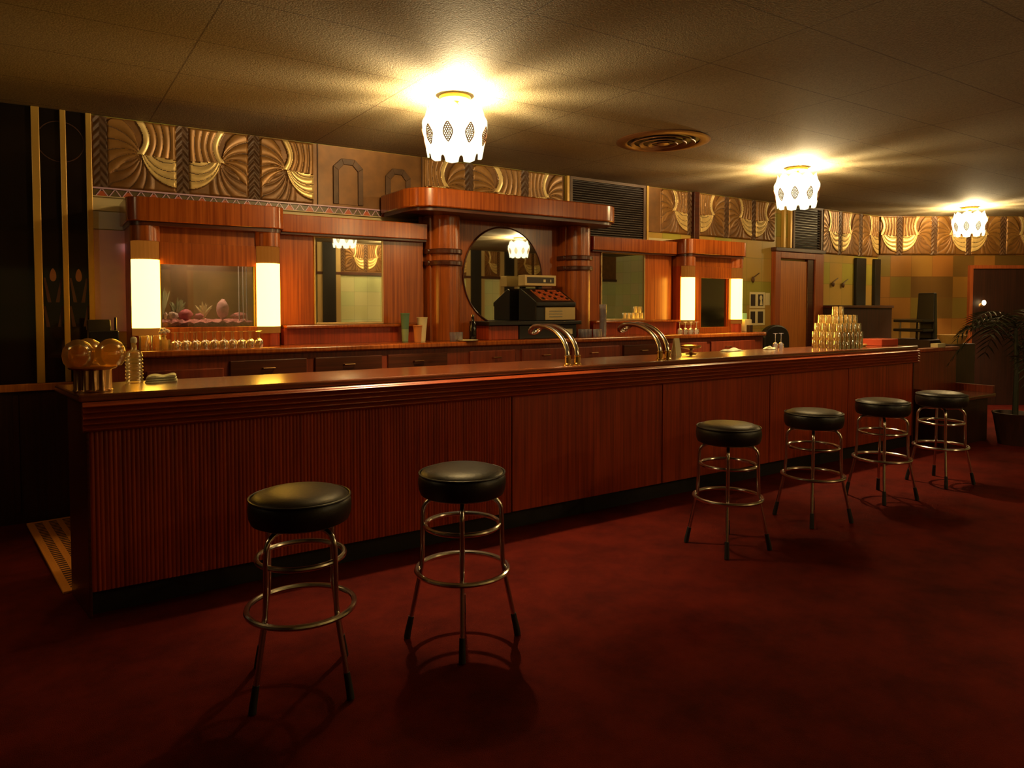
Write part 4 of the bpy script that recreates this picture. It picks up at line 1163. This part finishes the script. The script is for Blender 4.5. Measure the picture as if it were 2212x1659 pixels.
crumple(5.83, 4.30, .06, .04, .035, 'small pale crumpled cloth on the bar left of the pyramid', 5)
sgl = goblet(.15, 'liqueur_glass', 'glass_pale', .026)
for i, (x, y, lab) in enumerate(((6.00, 4.36, 'left one of two stemmed glasses beside the glass pyramid'), (6.09, 4.36, 'right one of two stemmed glasses beside the glass pyramid'))):
    place(sgl, i == 0, (x, y, 1.0705), 0, lab, 'stemmed glasses beside the pyramid')
o = MB().box(7.30, 7.62, 4.02, 4.26, 1.0705, 1.14).build('carton', 'red_box', None, bevel=.006)
tag(o, 'flat red box on the far end of the bar', 'box')
o = MB().lathe([(.0001, 0), (.05, 0), (.065, .012), (.066, .022), (.055, .014), (.0001, .010)], 28, (7.12, 4.15, 1.0705)).build('ashtray', 'basket', None, smooth=True)
tag(o, 'small pale ashtray on the bar left of the red box', 'ashtray')

# ------------------------------------------------------------------ things at the ends of the counter
t = thing('cash_box', 'black boxy machine at the left end of the back counter', 'machine', (.36, 5.36, CZ))
MB().box(.27, .44, 5.27, 5.46, CZ + .001, 1.325).build('body', 'black', t, bevel=.008)
MB().prism([(5.30, 1.325), (5.46, 1.325), (5.46, 1.395), (5.36, 1.395)], 'x', .265, .40).build('top', 'black', t, bevel=.006)
MB().tube([(.425, 5.33, 1.325), (.425, 5.33, 1.41)], .008, 10).build('spindle', 'black', t, smooth=True)
o = MB().box(6.86, 6.985, 5.40, 5.62, CZ + .0005, 1.33).build('carton', 'cream_card', None, bevel=.004)
tag(o, 'cream box on the right end of the back counter', 'box')
o = MB().box(6.87, 6.96, 5.45, 5.57, 1.3305, 1.405).build('carton', 'teal', None, bevel=.003)
tag(o, 'small turquoise box on top of the cream box', 'box')
o = MB().box(6.80, 6.85, 5.28, 5.33, CZ + .0005, 1.27).build('carton', 'photo', None, bevel=.003)
tag(o, 'small dark box in front of the cream box', 'box')

t = thing('round_back_chair', 'black chair with rounded back by the door behind the bar', 'chair', (7.50, 5.30, 0))
pts = [(7.25 + .5 * (.5 - .5 * math.cos(PI * i / 16)), 1.02 + .24 * math.sin(PI * i / 16) ** .6) for i in range(17)]
MB().prism([(7.25, .86)] + pts + [(7.75, .86)], 'y', 5.42, 5.50).build('back', 'vinyl', t, bevel=.02)
MB().prism(rr(7.24, 7.76, 5.0, 5.42, .12), 'z', .76, .86).build('seat', 'vinyl', t, bevel=.02, smooth=True)
for x, y in ((7.29, 5.07), (7.71, 5.07), (7.29, 5.44), (7.71, 5.44)):
    MB().tube([(x, y, 0.001), (x, y, .76)], .018, 10).build('leg', 'black', t, smooth=True)

# ------------------------------------------------------------------ far right corner
t = thing('wooden_bench', 'dark wooden bench with panel back beyond the end of the bar', 'bench', (8.35, 3.9, 0))
MB().box(7.84, 8.86, 4.00, 4.06, 0.0, .98).build('back_panel', 'wood_base', t, bevel=.006)
MB().box(7.80, 8.90, 3.985, 4.08, .98, 1.02).build('top_rail', 'wood_red', t, bevel=.006)
MB().box(7.84, 8.86, 3.58, 3.998, .48, .52).build('seat', 'seat_wood', t, bevel=.008)
MB().box(7.90, 8.80, 3.64, 3.99, .0, .479).build('base', 'wainscot', t)
for x in (7.82, 8.86):
    MB().box(x - .02, x + .02, 3.60, 4.0, .52, .60).build('end_block', 'wood_base', t)
d2 = struct('door_2', MB().box(1.40, 2.35, -.045, -.003, 0, 2.05), 'wainscot', bevel=.004)
MB().box(1.35, 1.40, -.06, -.003, 0, 2.10).box(2.35, 2.42, -.06, -.003, 0, 2.10).box(1.40, 2.35, -.06, -.003, 2.05, 2.10).build('door_frame', 'doorframe', d2)
d2.location = EW[0]; d2.rotation_euler = (0, 0, EA)

# palm
t = thing('potted_palm', 'dark potted palm with long drooping leaves at the right edge', 'plant', (8.75, 3.35, 0))
pc = (8.75, 3.35)
MB().lathe([(.0001, .0005), (.15, .0005), (.20, .30), (.215, .34), (.19, .34), (.17, .30), (.0001, .29)], 32, (*pc, 0)).build('pot', 'wainscot', t, smooth=True)
MB().tube([(pc[0], pc[1], .29), (pc[0] + .01, pc[1], .8), (pc[0] - .01, pc[1] + .01, 1.25)], [.03, .026, .018], 10).build('stem', 'leaf', t, smooth=True)
rnd = random.Random(11)
for k in range(16):
    a = 2.4 * k + rnd.uniform(-.2, .2); Ln = rnd.uniform(.6, .95); up = rnd.uniform(.35, 1.0)
    z0 = 1.25 if k < 10 else rnd.uniform(.85, 1.1)
    mb = MB(); sp_ = []
    for i in range(12):
        u = i / 11
        r = Ln * (u * .75); z = z0 + up * .75 * u - 0.75 * u * u * (1.1 - .3 * up)
        sp_.append(Vector((pc[0] + r * math.cos(a), pc[1] + r * math.sin(a), z)))
    side = Vector((-math.sin(a), math.cos(a), 0))
    mb.tube(sp_, [.006 - .004 * i / 11 for i in range(12)], 6)
    for i in range(1, 12):
        for s in (-1, 1):
            b = sp_[i]; d = (sp_[i] - sp_[i - 1]).normalized(); l = .22 * math.sin(PI * (i + 1.5) / 14) + .03
            tip = b + side * s * l * .8 + d * l * .6 - Vector((0, 0, .05 * l / .2))
            mid = (b + tip) * .5 + Vector((0, 0, .01)); wv = d * .012
            mb.add([b - wv * .4, b + wv * .4, mid + wv, tip, mid - wv], [(0, 1, 2, 3, 4)])
    mb.build('frond', 'leaf', t, smooth=False)

t = thing('bar_machine', 'black machine with tall upright back and two flat shelves before the end wall', 'machine', (9.6, 4.83, 0))
MB().box(9.28, 9.75, 4.50, 5.05, 0.0, 1.06).build('base_cupboard', 'wainscot', t, bevel=.006)
MB().hexa([(9.62, 4.62, 1.061), (9.72, 4.62, 1.061), (9.72, 4.86, 1.061), (9.62, 4.86, 1.061)], [(9.64, 4.63, 1.66), (9.70, 4.63, 1.66), (9.70, 4.84, 1.66), (9.64, 4.84, 1.66)]).build('upright_back', 'black', t, bevel=.012)
MB().box(9.34, 9.61, 4.62, 5.0, 1.28, 1.315).build('shelf', 'black', t, bevel=.008)
MB().box(9.34, 9.61, 4.62, 5.0, 1.16, 1.195).build('shelf', 'black', t, bevel=.008)
MB().tube([(9.40, 4.70, 1.061), (9.40, 4.70, 1.28)], .014, 10).build('post', 'chrome', t, smooth=True)
MB().tube([(9.40, 4.94, 1.061), (9.40, 4.94, 1.28)], .014, 10).build('post', 'chrome', t, smooth=True)
o = MB().box(8.40, 8.58, 3.99, 4.07, 1.0205, 1.065).build('carton', 'cream_card', None, bevel=.004)
tag(o, 'cream box on top of the wooden bench back', 'box')
t = thing('straw_basket', 'pale straw basket on the dark cupboard near the end wall', 'basket', (9.5, 4.42, 0))
MB().box(9.2, 9.78, 4.20, 4.47, 0, 1.02).build('stand', 'wainscot', t, bevel=.006)
MB().lathe([(.0001, 1.0205), (.11, 1.0205), (.16, 1.11), (.165, 1.13), (.15, 1.125), (.10, 1.04), (.0001, 1.035)], 28, (9.48, 4.335, 0)).build('basket', 'basket', t, smooth=True)

t = thing('glint_sconce', 'small glowing sconce added as a bright glint at the right edge on the dark door', 'lamp', (1.535, -.046, 1.50))  # added fitting; its glow stands in for a reflected glint
MB().lathe([(.0001, .0), (.035, .0), (.035, -.012), (.0001, -.013)], 20, (1.535, -.046, 1.50), axis='y').build('back_plate', 'dull_brass', t)
MB().tube([(1.535, -.05, 1.50), (1.535, -.10, 1.48), (1.535, -.11, 1.51)], .008, 8).build('arm', 'dull_brass', t, smooth=True)
MB().ball((1.535, -.11, 1.54), .028, 18, 12, sc=(1, 1, 1.4)).build('bulb', emit('glint_bulb', (1, .75, .35), 3.0), t, smooth=True)
to_wall(t, *EW)

# ------------------------------------------------------------------ opposite wall, seen only in the mirrors
for i, x in enumerate((2.2, 5.13, 8.79, 9.75)):
    t = thing('wall_pilaster', ('dark pilaster with gold edges on the opposite wall, first from left', 'dark pilaster with gold edges on the opposite wall, second from left',
                           'dark pilaster with gold edges on the opposite wall, third from left', 'dark pilaster with gold edges on the opposite wall, last one')[i], 'pilaster', (x, YF + .03, 0), 0, 'pilasters on the opposite wall')
    MB().box(x - .14, x + .14, YF + .004, YF + .08, 0, H - .004).build('shaft', 'black', t)
    for e in (-.25, .142): MB().box(x + e, x + e + .108, YF + .004, YF + .05, 0, H - .004).build('gold_edge', 'silver', t)
struct('trim_4', MB().box(XL, XE, YF + .004, YF + .06, 2.16, 2.22), 'wood_dark')
struct('trim_5', MB().box(XL, XE, YF + .003, YF + .03, 0, .9), 'wood_base')
struct('trim_6', MB().box(XL, XE, YF + .003, YF + .02, 2.22, H - .004), 'bronze')
for i, (y, lab) in enumerate(((-1.35, 'small dark ornament on the right wall, first of three seen in the right mirror'), (-1.0, 'small dark ornament on the right wall, second of three seen in the right mirror'), (-.65, 'small dark ornament on the right wall, third of three seen in the right mirror'))):
    place(orn, False, (XE - .001, y, 2.05), -PI / 2, lab, 'ornaments on the right wall')
t = thing('wall_pilaster', 'dark pilaster with pale edge on the right wall, seen in the right mirror', 'pilaster', (XE - .03, -2.0, 0))
MB().box(XE - .08, XE - .004, -2.1, -1.9, 0, H - .004).build('shaft', 'black', t)
MB().box(XE - .05, XE - .004, -2.5, -2.101, 0, H - .004).build('pale_edge', 'silver', t)
